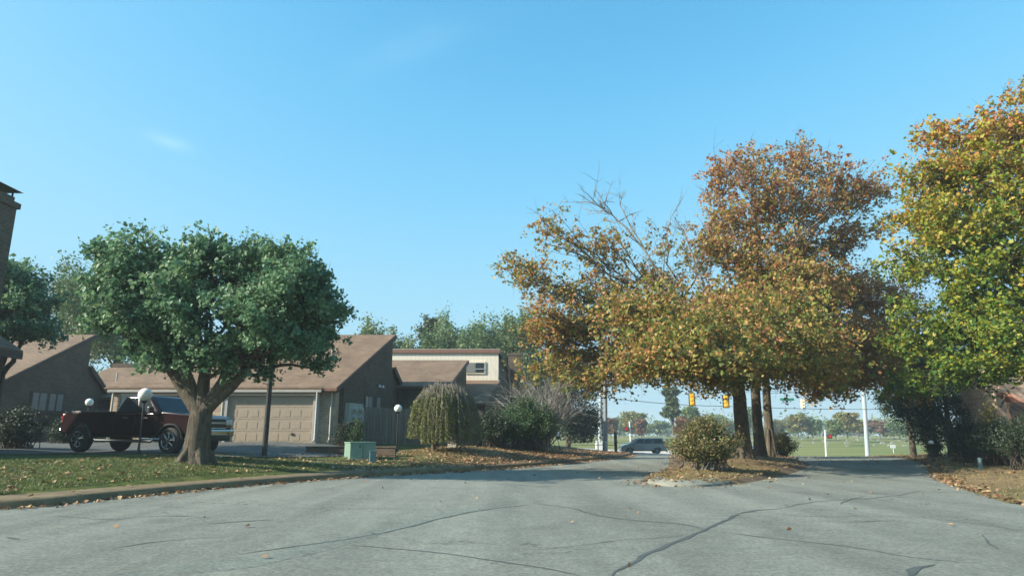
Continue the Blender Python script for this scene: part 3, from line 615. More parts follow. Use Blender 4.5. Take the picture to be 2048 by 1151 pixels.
def bg_tree(name, px, pybase, pytop, Y, wpx, leafm, label, cat='tree', group='trees in the distance', n=3200, leafsz=None, shape='round', barkm=None, trunk_frac=.2, seed=None):
    """a whole tree far off: trunk, boughs, crown of uneven clumps"""
    b = P(px, pybase, Y); t = P(px, pytop, Y); z0 = gz(b.x, b.y) if Y < 120 else b.z
    base = np.array([b.x, b.y, min(z0, b.z + .6)]); H = (t.z - base[2]) * 1.06; W = wpx / 1362 * Y / 2 * (1.25 if Y < 100 else 1); root = thing(name, tuple(base), label, cat, group)
    tb = Limbs(); tb.add(curve(base - [0, 0, .3], base + [0, 0, H * .8], 7, (0, 0, 0), .01), np.linspace(max(.12, H * .024), .04, 7), 7)
    Cs = []; ncl = 16 if shape != 'cone' else 22
    for i in range(ncl):
        if shape == 'cone':
            h = rng.uniform(.12, .98); rad = W * (1.05 - h) * 1.0; a = rng.uniform(0, 6.28); c = base + [math.cos(a) * rad * .55, math.sin(a) * rad * .55, H * h]; r = np.array([rad * .55 + .3, rad * .55 + .3, H * .06])
        elif shape == 'pine':
            h = rng.uniform(.30, .95); rad = W * (.55 + .45 * math.sin(h * 9)) * (1.25 - h); a = rng.uniform(0, 6.28); c = base + [math.cos(a) * rad * .7, math.sin(a) * rad * .7, H * h]; r = np.array([W * .34, W * .34, H * .07])
        else:
            a = rng.uniform(0, 6.28); h = rng.uniform(trunk_frac + .12, .82); pr = math.sin(min(1, (h - trunk_frac) / (1 - trunk_frac) * 1.05) * math.pi) ** .5
            c = base + [math.cos(a) * W * .58 * pr, math.sin(a) * W * .58 * pr, H * h]; r = np.array([W * rng.uniform(.34, .52), W * rng.uniform(.34, .52), H * rng.uniform(.11, .19)])
        tb.add(curve(base + [0, 0, H * min(.75, max(.12, h - .2))], c, 4, (0, 0, 0), .04), np.linspace(.06 + H * .004, .03, 4), 4)
        m = int(n * 1.9) // ncl; sub = 9; ctr = rng.normal(size=(sub, 3)); ctr = ctr / np.linalg.norm(ctr, axis=1)[:, None] * rng.uniform(.35, 1, (sub, 1)) * r
        Cs.append(c + ctr[rng.integers(0, sub, m)] + rng.normal(size=(m, 3)) * r * .24)
    attach('trunk', tb.mesh('trunk'), barkm or M['bark'], root, True)
    C = np.concatenate(Cs); C = C[C[:, 2] > base[2] + H * .06]; sz = leafsz or Y * .0042
    attach('crown', leaf_mesh('crown', C, sz * rng.uniform(.6, 1.35, len(C)), .3), leafm, root); return root
def shrub(name, c, rad, nst, nleaf, leafsz, leafm, barkm, label, cat='bush', group=None, spiky=.5, h0=.15, twigs=True, wide=1.0):
    """stems fanning from the ground, leaves along them"""
    c = np.array(c, float); root = thing(name, tuple(c), label, cat, group); st = Limbs(); Cs = []
    for i in range(nst):
        a = rng.uniform(0, 6.28); e = rng.uniform(.12, 1.0) ** .7; q = rng.uniform(.70, 1.08)
        d = np.array([math.cos(a) * math.cos(e * 1.5) * rad[0], math.sin(a) * math.cos(e * 1.5) * rad[1], math.sin(e * 1.5) * rad[2]]) * q
        s0 = c + np.array([rng.normal() * rad[0] * .12 * wide, rng.normal() * rad[1] * .12 * wide, 0]); b = curve(s0, c + d + [0, 0, h0], 6, (0, 0, rad[2] * .12), .03); st.add(b, np.linspace(.018, .004, 6), 4)
        k = int(nleaf / nst); t = rng.uniform(.25, 1.02, k) ** .8; ii = np.clip(t * 5, 0, 4.999); i0 = ii.astype(int); f = (ii - i0)[:, None]
        Cs.append(b[i0] * (1 - f) + b[i0 + 1] * f + rng.normal(size=(k, 3)) * (leafsz * .9 + .05 * (1 - spiky)))
    attach('stems', st.mesh('stems'), barkm, root)
    C = np.concatenate(Cs); C[:, 2] = np.maximum(C[:, 2], c[2] + .03)
    attach('foliage', leaf_mesh('foliage', C, leafsz * rng.uniform(.6, 1.3, len(C)), .2), leafm, root); return root
def ground_pt(x, y): return (x, y, gz(x, y))
def gp(px, py, Y): p = P(px, py, Y); return (p.x, p.y, gz(p.x, p.y))

# ---- the green tree by the pickup
YT = 20.0
tb_ = gp(390, 924, YT)
tree('maple_tree', tb_, 1.45, .40, [
    clump(222, 560, YT - .2, 42, 78, 1.2), clump(250, 520, YT - .6, 44, 46, 1.4, .8), clump(235, 495, YT - .2, 30, 34, .9, .7), clump(380, 715, YT - .5, 44, 30, 1.0, .6), clump(450, 735, YT - .5, 34, 22, .8, .4), clump(300, 640, YT - .8, 40, 40, 1.0, .6), clump(330, 505, YT - .4, 40, 34, 1.2, .8), clump(420, 500, YT - .2, 44, 34, 1.3, .8), clump(500, 500, YT + .2, 44, 34, 1.3, .8), clump(580, 505, YT, 44, 34, 1.3, .8), clump(640, 560, YT - .3, 36, 40, 1.2, .8), clump(555, 570, YT - 1.5, 60, 50, 1.2, .8), clump(470, 600, YT - 1.8, 50, 46, 1.2, .8), clump(610, 690, YT - .8, 50, 36, 1.2, .8), clump(530, 650, YT - 1.8, 56, 44, 1.3, .8), clump(340, 585, YT - 1.6, 40, 56, 1.0, .8), clump(250, 620, YT - 1.3, 36, 50, 1.0, .7), clump(500, 560, YT + 2, 90, 60, 1.3, .6), clump(300, 580, YT + 2, 70, 70, 1.3, .5), clump(212, 640, YT, 30, 50, .9, .5), clump(262, 600, YT - .6, 38, 70, 1.1), clump(305, 520, YT, 44, 50, 1.3), clump(275, 690, YT + .2, 30, 40, .7, .6),
    clump(370, 545, YT - .8, 40, 78, 1.2), clump(372, 640, YT - .9, 42, 62, 1.1), clump(330, 690, YT - .3, 42, 42, 1.0), clump(415, 520, YT + .8, 36, 40, 1.2),
    clump(480, 530, YT, 40, 48, 1.3), clump(545, 530, YT - .3, 46, 52, 1.4), clump(610, 560, YT, 44, 55, 1.3), clump(650, 600, YT + .3, 34, 60, 1.2), clump(520, 615, YT - .5, 56, 56, 1.5), clump(600, 640, YT + .3, 56, 52, 1.4),
    clump(480, 680, YT - .2, 54, 44, 1.3), clump(560, 690, YT + .2, 60, 36, 1.3), clump(430, 700, YT - .3, 40, 34, 1.1), clump(660, 665, YT + .5, 24, 40, .8, .6), clump(400, 600, YT + 1.6, 60, 70, .8, .5), clump(230, 505, YT, 26, 30, .7, .5),
    clump(520, 745, YT - .3, 26, 26, .5, .25), clump(640, 730, YT + .4, 18, 16, .4, .2)],
    .115, 112, M['bark'], M['lf_green'], 'round-headed green maple with forked grey trunk on the front lawn, beside the dark pickup', 'tree', tips=26, sig=.15, up=.35, droop=.5, lean=(.05, 0), shell=.35, limb_r=.46)

# ---- the turning oaks on the island
o1 = gp(1490, 925, 29.8); o2 = gp(1522, 917, 33.6); o3 = gp(1542, 912, 37.0)
def pt(px, py, Y): return tuple(P(px, py, Y))
tree('oak_tree', o1, 4.2, .33, [
    clump(1085, 435, 29, 34, 30, 1.5, .34), clump(1130, 470, 30, 44, 32, 1.6, .34), clump(1060, 540, 29, 44, 30, 1.7, .42), clump(1110, 580, 30, 56, 40, 2, .5), clump(1180, 560, 30, 46, 36, 1.8, .3),
    clump(1150, 650, 30, 64, 44, 2, 1), clump(1120, 715, 30, 56, 40, 1.8, .9), clump(1200, 720, 31, 48, 36, 1.6, .7), clump(1240, 640, 31, 50, 40, 1.8, .7), clump(1215, 470, 30, 44, 30, 1.3, .22),
    clump(1230, 640, 25, 60, 44, 2.2, .7), clump(1300, 600, 24, 60, 50, 2.4, .8), clump(1380, 660, 22.5, 70, 46, 2.4, .9), clump(1340, 700, 22, 60, 40, 2.4, .9), clump(1440, 700, 22, 66, 44, 2.4, .9), clump(1260, 720, 24, 60, 34, 2.2, .8), clump(1150, 760, 29, 40, 26, 1.6, .6), clump(1060, 600, 28, 34, 30, 1.6, .35), clump(1030, 545, 29, 24, 20, 1.2, .35), clump(1085, 640, 29, 44, 34, 1.7, .5), clump(1080, 740, 29.5, 34, 26, 1.5, .5), clump(1210, 770, 29, 40, 18, 1.5, .4), clump(1230, 560, 31, 46, 30, 1.6, .35),
    clump(1290, 700, 28.5, 60, 46, 2, 1), clump(1250, 745, 29, 50, 26, 1.8, .8), clump(1430, 760, 27.5, 56, 24, 2, .9), clump(1380, 690, 26.5, 70, 40, 2, .8), clump(1180, 610, 30, 50, 40, 1.8, .6), clump(1085, 680, 30, 44, 30, 1.6, .7), clump(1280, 620, 30, 50, 40, 2, .6), clump(1095, 480, 29, 30, 36, 1.5, .3), clump(1360, 640, 28, 66, 56, 2.2, 1), clump(1330, 740, 28, 56, 34, 1.8, .9), clump(1410, 720, 27.5, 64, 46, 2.2, 1), clump(1440, 620, 28, 66, 56, 2.2, 1.0), clump(1330, 560, 31, 60, 40, 2, .42), clump(1330, 460, 32, 50, 28, 1.4, .28), clump(1240, 480, 31, 50, 26, 1.4, .22), clump(1180, 500, 30.5, 44, 30, 1.5, .3), clump(1290, 540, 31, 50, 30, 1.6, .35), clump(1215, 590, 30.5, 50, 34, 1.7, .35), clump(1400, 520, 31, 40, 40, 1.8, .4)],
    .128, 80, M['bark'], M['lf_orange'], 'front oak of the island with the thickest trunk and bare pale limbs on its left', 'tree', 'turning oaks on the traffic island', tips=17, sig=.36, lean=(-.05, .1),
    bare=[([o1[:2] + (4.6,), pt(1400, 690, 29), pt(1345, 590, 29), pt(1290, 500, 29), pt(1225, 430, 29), pt(1185, 405, 29)], .095, 34), ([pt(1345, 590, 29), pt(1262, 560, 29), pt(1180, 540, 29)], .06, 12),
          ([pt(1450, 660, 29), pt(1405, 560, 29.5), pt(1370, 470, 29.5), pt(1345, 430, 29.5)], .07, 20), ([pt(1290, 500, 29), pt(1240, 410, 29), pt(1245, 385, 29)], .04, 12), ([pt(1440, 700, 29), pt(1330, 690, 28.6), pt(1250, 660, 28.6), pt(1195, 720, 28.6)], .06, 16),
          ([pt(1380, 620, 28), pt(1330, 610, 27.6), pt(1310, 660, 27.4)], .05, 16)])
tree('oak_tree', o2, 5.2, .26, [
    clump(1440, 350, 32, 44, 40, 1.8), clump(1500, 330, 33, 46, 36, 1.8), clump(1590, 320, 33, 44, 36, 1.8), clump(1540, 390, 32, 60, 46, 2.2), clump(1450, 430, 31.5, 50, 44, 2), clump(1520, 470, 32, 60, 50, 2.2, .8),
    clump(1620, 400, 33, 60, 46, 2.2), clump(1700, 380, 34, 50, 44, 2.0), clump(1750, 370, 34, 40, 34, 1.6, .7), clump(1600, 490, 33, 60, 50, 2.2, .9), clump(1680, 470, 34, 50, 50, 2, .8), clump(1740, 450, 34, 40, 40, 1.6, .5), clump(1550, 560, 31, 70, 50, 2.4, 1),
    clump(1470, 520, 31, 50, 46, 2, .9), clump(1480, 600, 30.5, 60, 46, 2.4, 1), clump(1560, 650, 30, 70, 50, 2.6, 1), clump(1520, 700, 23, 70, 46, 2.6, .9), clump(1600, 680, 24, 66, 46, 2.6, .9), clump(1560, 620, 25, 70, 46, 2.6, .8), clump(1650, 740, 26, 56, 34, 2.2, .8), clump(1480, 640, 24, 60, 44, 2.4, .8), clump(1570, 740, 29.5, 60, 34, 2.4, 1), clump(1500, 755, 29, 50, 24, 2, .8), clump(1540, 540, 30, 70, 60, 2.4, .8), clump(1620, 540, 31, 60, 50, 2.2, .7), clump(1420, 480, 31, 50, 50, 2, .7), clump(1660, 340, 33, 50, 34, 1.8, .8), clump(1560, 600, 27.5, 70, 50, 2.2, .8), clump(1640, 690, 28, 60, 44, 2.2, .8), clump(1500, 690, 29.5, 66, 44, 2.4, 1), clump(1600, 720, 31, 60, 44, 2.2, 1), clump(1640, 600, 32, 60, 50, 2.2, 1), clump(1600, 290, 33, 24, 26, 1.0, .5)],
    .128, 80, M['bark'], M['lf_orange'], 'tallest orange oak of the island, its dark trunk second from the left', 'tree', 'turning oaks on the traffic island', tips=13, sig=.38, lean=(.0, .2),
    bare=[([pt(1530, 640, 32), pt(1500, 540, 31), pt(1470, 470, 30.6), pt(1440, 410, 30.4)], .09, 14), ([pt(1530, 640, 32), pt(1560, 540, 31), pt(1600, 470, 30.6), pt(1650, 430, 30.4)], .08, 14)])
tree('oak_tree', o3, 4.6, .25, [
    clump(1680, 570, 36, 60, 40, 2.2), clump(1730, 760, 33, 60, 26, 2.2, .8), clump(1660, 780, 34, 50, 24, 2, .6), clump(1750, 690, 32, 60, 40, 2.2, .7), clump(1800, 590, 37, 40, 44, 2, .7), clump(1830, 770, 36, 50, 30, 2, .8), clump(1740, 590, 37, 50, 40, 2), clump(1640, 660, 36, 60, 46, 2.4), clump(1720, 670, 36, 60, 46, 2.4), clump(1790, 650, 37, 50, 46, 2.2), clump(1690, 735, 36, 60, 40, 2.2), clump(1770, 730, 36, 54, 40, 2.2), clump(1620, 750, 37, 50, 30, 2, .8),
    clump(1830, 700, 37, 40, 40, 1.8), clump(1400, 740, 38, 50, 34, 2, .8), clump(1250, 730, 38, 50, 36, 2, .7), clump(1330, 640, 38, 60, 50, 2.2, .8)],
    .135, 80, M['bark'], M['lf_rust'], 'rust-leaved oak at the back of the island, rightmost of its three trunks', 'tree', 'turning oaks on the traffic island', tips=18, sig=.38, lean=(.1, .1),
    bare=[([pt(1700, 700, 33), pt(1740, 640, 32.6), pt(1800, 660, 32.4), pt(1835, 700, 32.2)], .05, 26), ([pt(1690, 640, 33), pt(1730, 600, 32.6), pt(1770, 600, 32.4)], .05, 16)])
# ---- the big yellow-green tree on the right
YR = 24.0
yb = (21.6, 25.2, gz(21.6, 25.2))
tree('maple_tree', yb, 4.0, .38, [
    clump(2010, 240, YR, 46, 50, 1.8), clump(1810, 440, YR + 1, 34, 36, 1.4, .6), clump(1880, 260, YR + .5, 34, 36, 1.4, .8), clump(1790, 500, YR + 1.5, 34, 40, 1.6, .6), clump(1930, 320, YR - .5, 50, 46, 1.8, .8), clump(2000, 660, YR - 2, 60, 40, 2, .8), clump(1900, 740, YR, 60, 34, 2, .8), clump(2010, 730, YR - 1, 60, 34, 2, .8), clump(1840, 360, YR + .6, 40, 36, 1.6, .6), clump(1800, 690, YR + 2.5, 50, 40, 2, .6), clump(1940, 540, YR - 1, 60, 50, 2, .8), clump(1990, 430, YR - 1.5, 60, 60, 2, .8), clump(1860, 470, YR, 50, 50, 1.8, .7), clump(1930, 640, YR, 60, 40, 2, .8), clump(2030, 320, YR - 1, 50, 50, 2, .8), clump(1940, 270, YR, 44, 42, 1.8), clump(2070, 250, YR, 60, 60, 2.2), clump(1890, 340, YR + .3, 50, 50, 1.8), clump(1960, 370, YR - .6, 60, 54, 2.0), clump(2050, 400, YR - .5, 60, 60, 2.2), clump(1850, 420, YR + .5, 50, 46, 1.8, .8),
    clump(1930, 470, YR - .5, 56, 46, 2.0), clump(2020, 500, YR - .6, 60, 56, 2.2), clump(1850, 530, YR + .5, 44, 40, 1.6, .7), clump(1900, 580, YR, 50, 44, 1.8, .8), clump(1980, 600, YR - .5, 60, 44, 2.0, .9), clump(2060, 600, YR, 50, 60, 2.2, .9),
    clump(1880, 660, YR + 1, 50, 40, 2.0, .8), clump(1960, 690, YR + 1, 50, 36, 2.0, .7), clump(2040, 700, YR + 1, 50, 40, 2.0, .8), clump(1830, 620, YR + 1.5, 40, 44, 1.8, .7), clump(1990, 760, YR + 1.5, 44, 26, 1.6, .5), clump(1880, 730, YR + 2, 56, 34, 1.8, .7), clump(1800, 760, YR + 4, 50, 30, 1.6, .6),
    clump(2150, 330, YR, 80, 90, 2.6), clump(2150, 500, YR, 80, 90, 2.6), clump(2150, 660, YR + 1, 80, 60, 2.4, .7), clump(2045, 180, YR, 30, 24, 1.2, .6)],
    .125, 84, M['bark'], M['lf_yellow'], 'large yellow-green maple at the right edge of the picture', 'tree', tips=16, sig=.27, lean=(.1, -.2), shell=.3)

# ---- weeping tree
def weeping(px, py, Y, wpx, top_py):
    c = np.array(gp(px, py, Y)); root = thing('weeping_tree', tuple(c), 'small weeping tree, its leafy strands hanging in a dome before the board fence', 'tree')
    k = Y / 1362; H = P(px, top_py, Y).z - c[2]; W = wpx * k / 2; cx = c + np.array([.42, 0, 0])
    tb = Limbs(); tb.add(curve(c - [0, 0, .1], c + [.15, 0, H * .72], 6, (.08, 0, 0), .03), np.linspace(.13, .08, 6), 8)
    st = Limbs(); Cs = []; cr = c + [.15, 0, H * .70]
    for i in range(560):
        a = rng.uniform(0, 6.28); q = rng.uniform(.12, 1) ** .6; rx = W * q
        apex = cx + np.array([math.cos(a) * rx * .84, math.sin(a) * rx * .84, H * (.58 + .41 * math.sqrt(max(0, 1 - (q * .93) ** 2))) + rng.normal() * .09 + .08 * math.sin(3 * a)]); bot = cx + np.array([math.cos(a) * rx * 1.04, math.sin(a) * rx * 1.04, 0]); bot[2] = c[2] + H * (.09 + .34 * rng.uniform() ** 2 * (1.2 - q)) + (.22 if bot[0] < cx[0] - W * .6 else 0)
        arc = curve(cr, apex, 5, (0, 0, .25), .02); p = np.concatenate([arc[:-1], curve(apex, bot, 8, (math.cos(a) * W * .10, math.sin(a) * W * .10, .12), .02)])
        st.add(p, np.linspace(.012, .004, len(p)), 3)
        nl = int(rng.uniform(20, 75)) if a < 5.2 or q < .5 else int(rng.uniform(4, 30)); t = rng.uniform(.40, 1, nl) * (len(p) - 1.001); i0 = t.astype(int); f = (t - i0)[:, None]
        Cs.append(p[i0] * (1 - f) + p[i0 + 1] * f + rng.normal(size=(nl, 3)) * .035)
    attach('trunk', tb.mesh('trunk'), M['bark'], root, True); attach('strands', st.mesh('strands'), M['twig'], root)
    C = np.concatenate(Cs); attach('crown', leaf_mesh('crown', C, .075 * rng.uniform(.6, 1.3, len(C)), .0, .8), M['lf_weep'], root)
weeping(868, 898, 30, 142, 765)
# ---- bushes
ib = gp(1418, 942, 21.4)
shrub('island_bush', ib, (1.32, 1.15, 1.45), 260, 24000, .062, M['lf_bush'], M['twig'], 'spiky green and reddish bush at the tip of the traffic island', wide=1.5, h0=.1)
shrub('island_bush', gp(1566, 906, 41), (1.05, 1.0, 1.35), 150, 6500, .07, M['lf_bush'], M['bark_dark'], 'dark upright bush behind the rightmost oak trunk on the island', wide=1.3)
shrub('garden_shrub', gp(712, 912, 30.2), (.42, .4, 1.25), 40, 1400, .06, M['lf_shrub'], M['bark'], 'slim bright shrub growing below the electric meters')
shrub('garden_shrub', gp(690, 900, 30.9), (.95, .6, .95), 90, 5200, .05, M['lf_dark'], M['bark_dark'], 'low dark shrub against the brick gable behind the green cabinet')
shrub('garden_shrub', gp(1052, 893, 36), (2.1, 1.5, 2.5), 190, 19000, .085, M['lf_shrub'], M['bark_dark'], 'broad green shrub right of the weeping tree', wide=2)
shrub('garden_shrub', gp(985, 893, 35), (1.3, 1.1, 1.75), 130, 10000, .075, M['lf_dark'], M['bark_dark'], 'dark rounded shrub hugging the fence end', wide=2)
shrub('garden_shrub', gp(1000, 890, 37), (1.0, .9, 2.0), 60, 1900, .07, M['lf_bush'], M['bark_dark'], 'thin reddish shrub standing between the dark and the broad green shrub', wide=2)
def bare_shrub(c, W, H, label):
    c = np.array(c, float); root = thing('bare_shrub', tuple(c), label, 'bush'); st = Limbs()
    for i in range(52):
        a = rng.uniform(0, 6.28); q = rng.uniform(.2, 1.05); e = c + np.array([math.cos(a) * W * q, math.sin(a) * W * q * .7, H * (1.05 - .40 * q)]); b = curve(c, e, 7, (0, 0, H * .12), .05); st.add(b, np.linspace(.038, .008, 7), 5)
        for _ in range(9):
            j = b[rng.integers(3, 7)]; d = (e - c) / np.linalg.norm(e - c) + rng.normal(size=3) * .5; t = curve(j, j + d * rng.uniform(.4, 1.0), 4, (0, 0, .05), .05); st.add(t, np.linspace(.014, .004, 4), 3)
            for _ in range(2):
                k_ = t[rng.integers(1, 4)]; st.add([k_, k_ + (d + rng.normal(size=3) * .5) * .3], [.006, .003], 3)
    attach('branches', st.mesh('branches'), M['pale_twig'], root)
bare_shrub(gp(1090, 893, 37), 2.5, 3.4, 'leafless pale-twigged shrub above the broad green shrub')
# left side hedge in the shade of the near house
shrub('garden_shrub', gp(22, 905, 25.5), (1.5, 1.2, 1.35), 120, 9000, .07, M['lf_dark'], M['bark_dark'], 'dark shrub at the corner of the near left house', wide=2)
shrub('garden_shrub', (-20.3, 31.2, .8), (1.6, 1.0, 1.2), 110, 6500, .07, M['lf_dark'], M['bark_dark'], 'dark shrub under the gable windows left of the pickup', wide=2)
# ---- right side: dark evergreens, hedge, small tree
def dense_tree(name, c, H, W, n, leafsz, leafm, label, group=None, tf=.15, cat='tree', ncl=30):
    c = np.array(c, float); root = thing(name, tuple(c), label, cat, group); tb = Limbs(); tb.add(curve(c - [0, 0, .2], c + [0, 0, H * .85], 7, (0, 0, 0), .012), np.linspace(.20, .04, 7), 8); Cs = []
    for i in range(ncl):
        a = rng.uniform(0, 6.28); h = rng.uniform(tf + .05, .93); pr = math.sin(min(1, max(.05, (h - tf) / (1 - tf))) * math.pi) ** .45; q = rng.uniform(.25, .85)
        cc = c + np.array([math.cos(a) * W * q * pr, math.sin(a) * W * q * pr, H * h]); r = np.array([W * .34, W * .34, H * .10]); tb.add(curve(c + [0, 0, H * max(.12, h - .15)], cc, 4, (0, 0, 0), .04), np.linspace(.05, .015, 4), 4)
        m = n // ncl; sub = 12; ctr = rng.normal(size=(sub, 3)); ctr = ctr / np.linalg.norm(ctr, axis=1)[:, None] * rng.uniform(.3, 1, (sub, 1)) * r; Cs.append(cc + ctr[rng.integers(0, sub, m)] + rng.normal(size=(m, 3)) * r * .2)
    attach('trunk', tb.mesh('trunk'), M['bark_dark'], root, True); C = np.concatenate(Cs)
    attach('crown', leaf_mesh('crown', C, leafsz * rng.uniform(.6, 1.3, len(C)), .3), leafm, root); return root
G_E = 'dark evergreens beyond the right lawn'
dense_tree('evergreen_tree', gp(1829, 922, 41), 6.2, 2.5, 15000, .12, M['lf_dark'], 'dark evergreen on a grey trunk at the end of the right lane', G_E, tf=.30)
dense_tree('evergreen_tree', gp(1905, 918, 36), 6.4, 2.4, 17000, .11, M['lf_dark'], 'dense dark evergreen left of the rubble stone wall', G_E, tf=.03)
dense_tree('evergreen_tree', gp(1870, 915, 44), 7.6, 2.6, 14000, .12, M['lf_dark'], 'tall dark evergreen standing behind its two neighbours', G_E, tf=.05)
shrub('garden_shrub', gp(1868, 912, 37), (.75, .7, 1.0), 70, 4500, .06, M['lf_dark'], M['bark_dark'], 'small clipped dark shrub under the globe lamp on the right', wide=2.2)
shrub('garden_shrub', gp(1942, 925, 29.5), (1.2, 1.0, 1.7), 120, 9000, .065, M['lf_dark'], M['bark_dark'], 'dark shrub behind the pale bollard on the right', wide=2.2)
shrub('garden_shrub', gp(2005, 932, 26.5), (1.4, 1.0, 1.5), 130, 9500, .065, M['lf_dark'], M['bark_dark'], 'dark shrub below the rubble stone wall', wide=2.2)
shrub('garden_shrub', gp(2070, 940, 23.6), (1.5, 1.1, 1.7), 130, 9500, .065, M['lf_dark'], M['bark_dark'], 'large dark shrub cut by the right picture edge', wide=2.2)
shrub('garden_shrub', gp(1990, 900, 28.6), (.7, .6, 2.3), 50, 2600, .07, M['lf_bg_y'], M['bark'], 'sunlit yellow-green shrub in front of the stone wall')

# ---- trees behind the houses
GB = 'trees behind the houses'
for px, pyb, pyt, Y, w, lm, lab, n_, sh in [
     (150, 830, 490, 48, 130, 'lf_bg', 'tree with yellowing branches left of the green maple', 7500, 'round'),
    (225, 830, 560, 52, 120, 'lf_bg', 'tree seen through the left side of the green maple', 6000, 'round'), (110, 830, 560, 55, 120, 'lf_dark', 'dark tree above the left gable roof', 6000, 'round'), (300, 830, 590, 60, 130, 'lf_dark', 'dark tree behind the green maple trunk', 5000, 'round'),
    (730, 830, 640, 72, 74, 'lf_bg', 'green tree just right of the green maple crown', 5200, 'round'), (778, 830, 646, 76, 76, 'lf_bg', 'pale tree over the high roof peak', 5000, 'round'), (856, 830, 643, 74, 84, 'lf_pine', 'pine with open dark boughs above the flat roof', 5200, 'pine'),
    (955, 835, 636, 64, 100, 'lf_bg', 'mid green tree over the cream clerestory wall', 5200, 'round'), (895, 835, 648, 66, 90, 'lf_bg', 'mid green tree between the pine and the dormer', 4600, 'round'), (822, 835, 648, 66, 90, 'lf_bg', 'low green tree left of the pine', 3600, 'round'), (925, 835, 628, 70, 110, 'lf_bg', 'green tree above the cream dormer', 6500, 'round'), (990, 835, 640, 72, 90, 'lf_bg', 'green tree right of the cream dormer tree', 5500, 'round'), (1035, 835, 622, 68, 100, 'lf_bg', 'tallest green tree behind the brick chimney', 6500, 'round'),
    (1095, 850, 640, 66, 100, 'lf_bg', 'green tree behind the left oak leaves', 6000, 'round'), (1135, 880, 690, 62, 150, 'lf_dark', 'dark broad tree left of the signal poles', 9500, 'round')]:
    bg_tree('pine_tree' if sh == 'pine' else 'leafy_tree', px, pyb, pyt, Y, w, M[lm], lab, 'tree', GB, n_, Y * .0037, sh, trunk_frac=.08)
tree('leafy_tree', (-18.4, 24.0, gz(-18.4, 24.0)), 2.6, .22, [clump(-30, 580, 24.4, 50, 50, 1.8), clump(20, 560, 24, 50, 50, 1.8), clump(60, 610, 24.5, 40, 36, 1.5), clump(-10, 640, 24.4, 50, 40, 1.8), clump(40, 655, 24, 50, 26, 1.6, .8), clump(-50, 640, 24.4, 60, 50, 1.4), clump(-30, 530, 24.4, 50, 44, 1.4), clump(10, 600, 24.4, 60, 60, 1.5), clump(85, 665, 24.5, 24, 16, .9, .5), clump(-70, 580, 24.4, 70, 60, 1.5)],
    .13, 110, M['bark_dark'], M['lf_green'], 'dark green tree just behind the near left house, bough over the next roof', 'tree', GB, tips=18, sig=.22, up=.3)
# ---- cemetery and far trees
GF = 'trees beyond the cemetery'
for px, pyb, pyt, Y, w, lm, lab, n_, sh in [
    (1185, 874, 822, 150, 50, 'lf_bg_r', 'russet tree left of the signal poles', 2200, 'round'), (1222, 872, 832, 170, 34, 'lf_bg_r', 'small russet tree just right of the grey pole', 1200, 'round'), (1272, 870, 822, 190, 56, 'lf_bg_y', 'yellow-green tree behind the left signal post', 2400, 'round'),
    (1283, 872, 838, 160, 26, 'lf_bg_r', 'brownish tree right of the left signal post', 1000, 'round'), (1240, 870, 836, 230, 60, 'lf_bg', 'hazy tree right of the grey pole', 1500, 'round'), (1315, 870, 842, 240, 60, 'lf_bg', 'hazy low tree left of the big conifer', 1500, 'round'),
    (1347, 866, 762, 120, 64, 'lf_pine', 'tall yellow-green conifer in the cemetery', 6500, 'pine'), (1376, 868, 812, 150, 50, 'lf_bg', 'round green tree just right of the conifer', 2200, 'round'), (1366, 872, 834, 130, 34, 'lf_bg_r', 'small red tree right of the conifer foot', 1600, 'round'),
    (1440, 870, 826, 220, 70, 'lf_bg', 'hazy tree behind the island bush', 1800, 'round'), (1500, 872, 815, 200, 60, 'lf_bg', 'blue-green tree seen between the oak trunks', 1800, 'round'), (1560, 872, 838, 200, 40, 'lf_bg_y', 'yellow tree right of the rightmost oak trunk', 1400, 'round'),
    (1597, 873, 826, 180, 42, 'lf_bg_y', 'yellow-green tree right of the island', 1800, 'round'), (1626, 873, 830, 180, 36, 'lf_bg', 'green tree left of the right signal post', 1800, 'round'), (1672, 876, 838, 150, 30, 'lf_bg', 'small green tree right of the right signal post', 1400, 'round'),
    (1695, 874, 820, 170, 56, 'lf_bg_y', 'wide golden tree left of the leaning pole', 2600, 'round'), (1718, 874, 834, 190, 34, 'lf_bg_y', 'golden tree touching the leaning pole', 1500, 'round'), (1760, 874, 840, 190, 44, 'lf_bg_r', 'low orange tree right of the leaning pole', 1500, 'round'), (1800, 876, 844, 180, 50, 'lf_bg', 'low green tree behind the evergreen trunk', 1500, 'round'), (1850, 876, 846, 180, 60, 'lf_bg_y', 'low yellow tree behind the right lamp', 1500, 'round')]:
    bg_tree('conifer_tree' if sh == 'pine' else 'leafy_tree', px, pyb, pyt, Y, w, M[lm], lab, 'tree', GF, n_, Y * .0034, sh, trunk_frac=.12)
# far wood at the horizon: one mass
Cw = []
for i in range(260):
    a = R(-12 + 64 * i / 260) ; d = 380 + rng.uniform(-25, 25); cx, cyy = math.sin(a) * d, math.cos(a) * d; h = rng.uniform(5.5, 10.5) * (1 + .3 * math.sin(i * .23)); Cw.append(np.array([cx, cyy, 1 + h * .5]) + rng.normal(size=(95, 3)) * [3.2, 2.5, h * .24])
Cw = np.concatenate(Cw); Cw[:, 2] = np.maximum(Cw[:, 2], .6)
tag(link('far_wood', leaf_mesh('far_wood', Cw, 1.5 * rng.uniform(.6, 1.4, len(Cw)), .3), M['lf_bg']), kind='stuff')

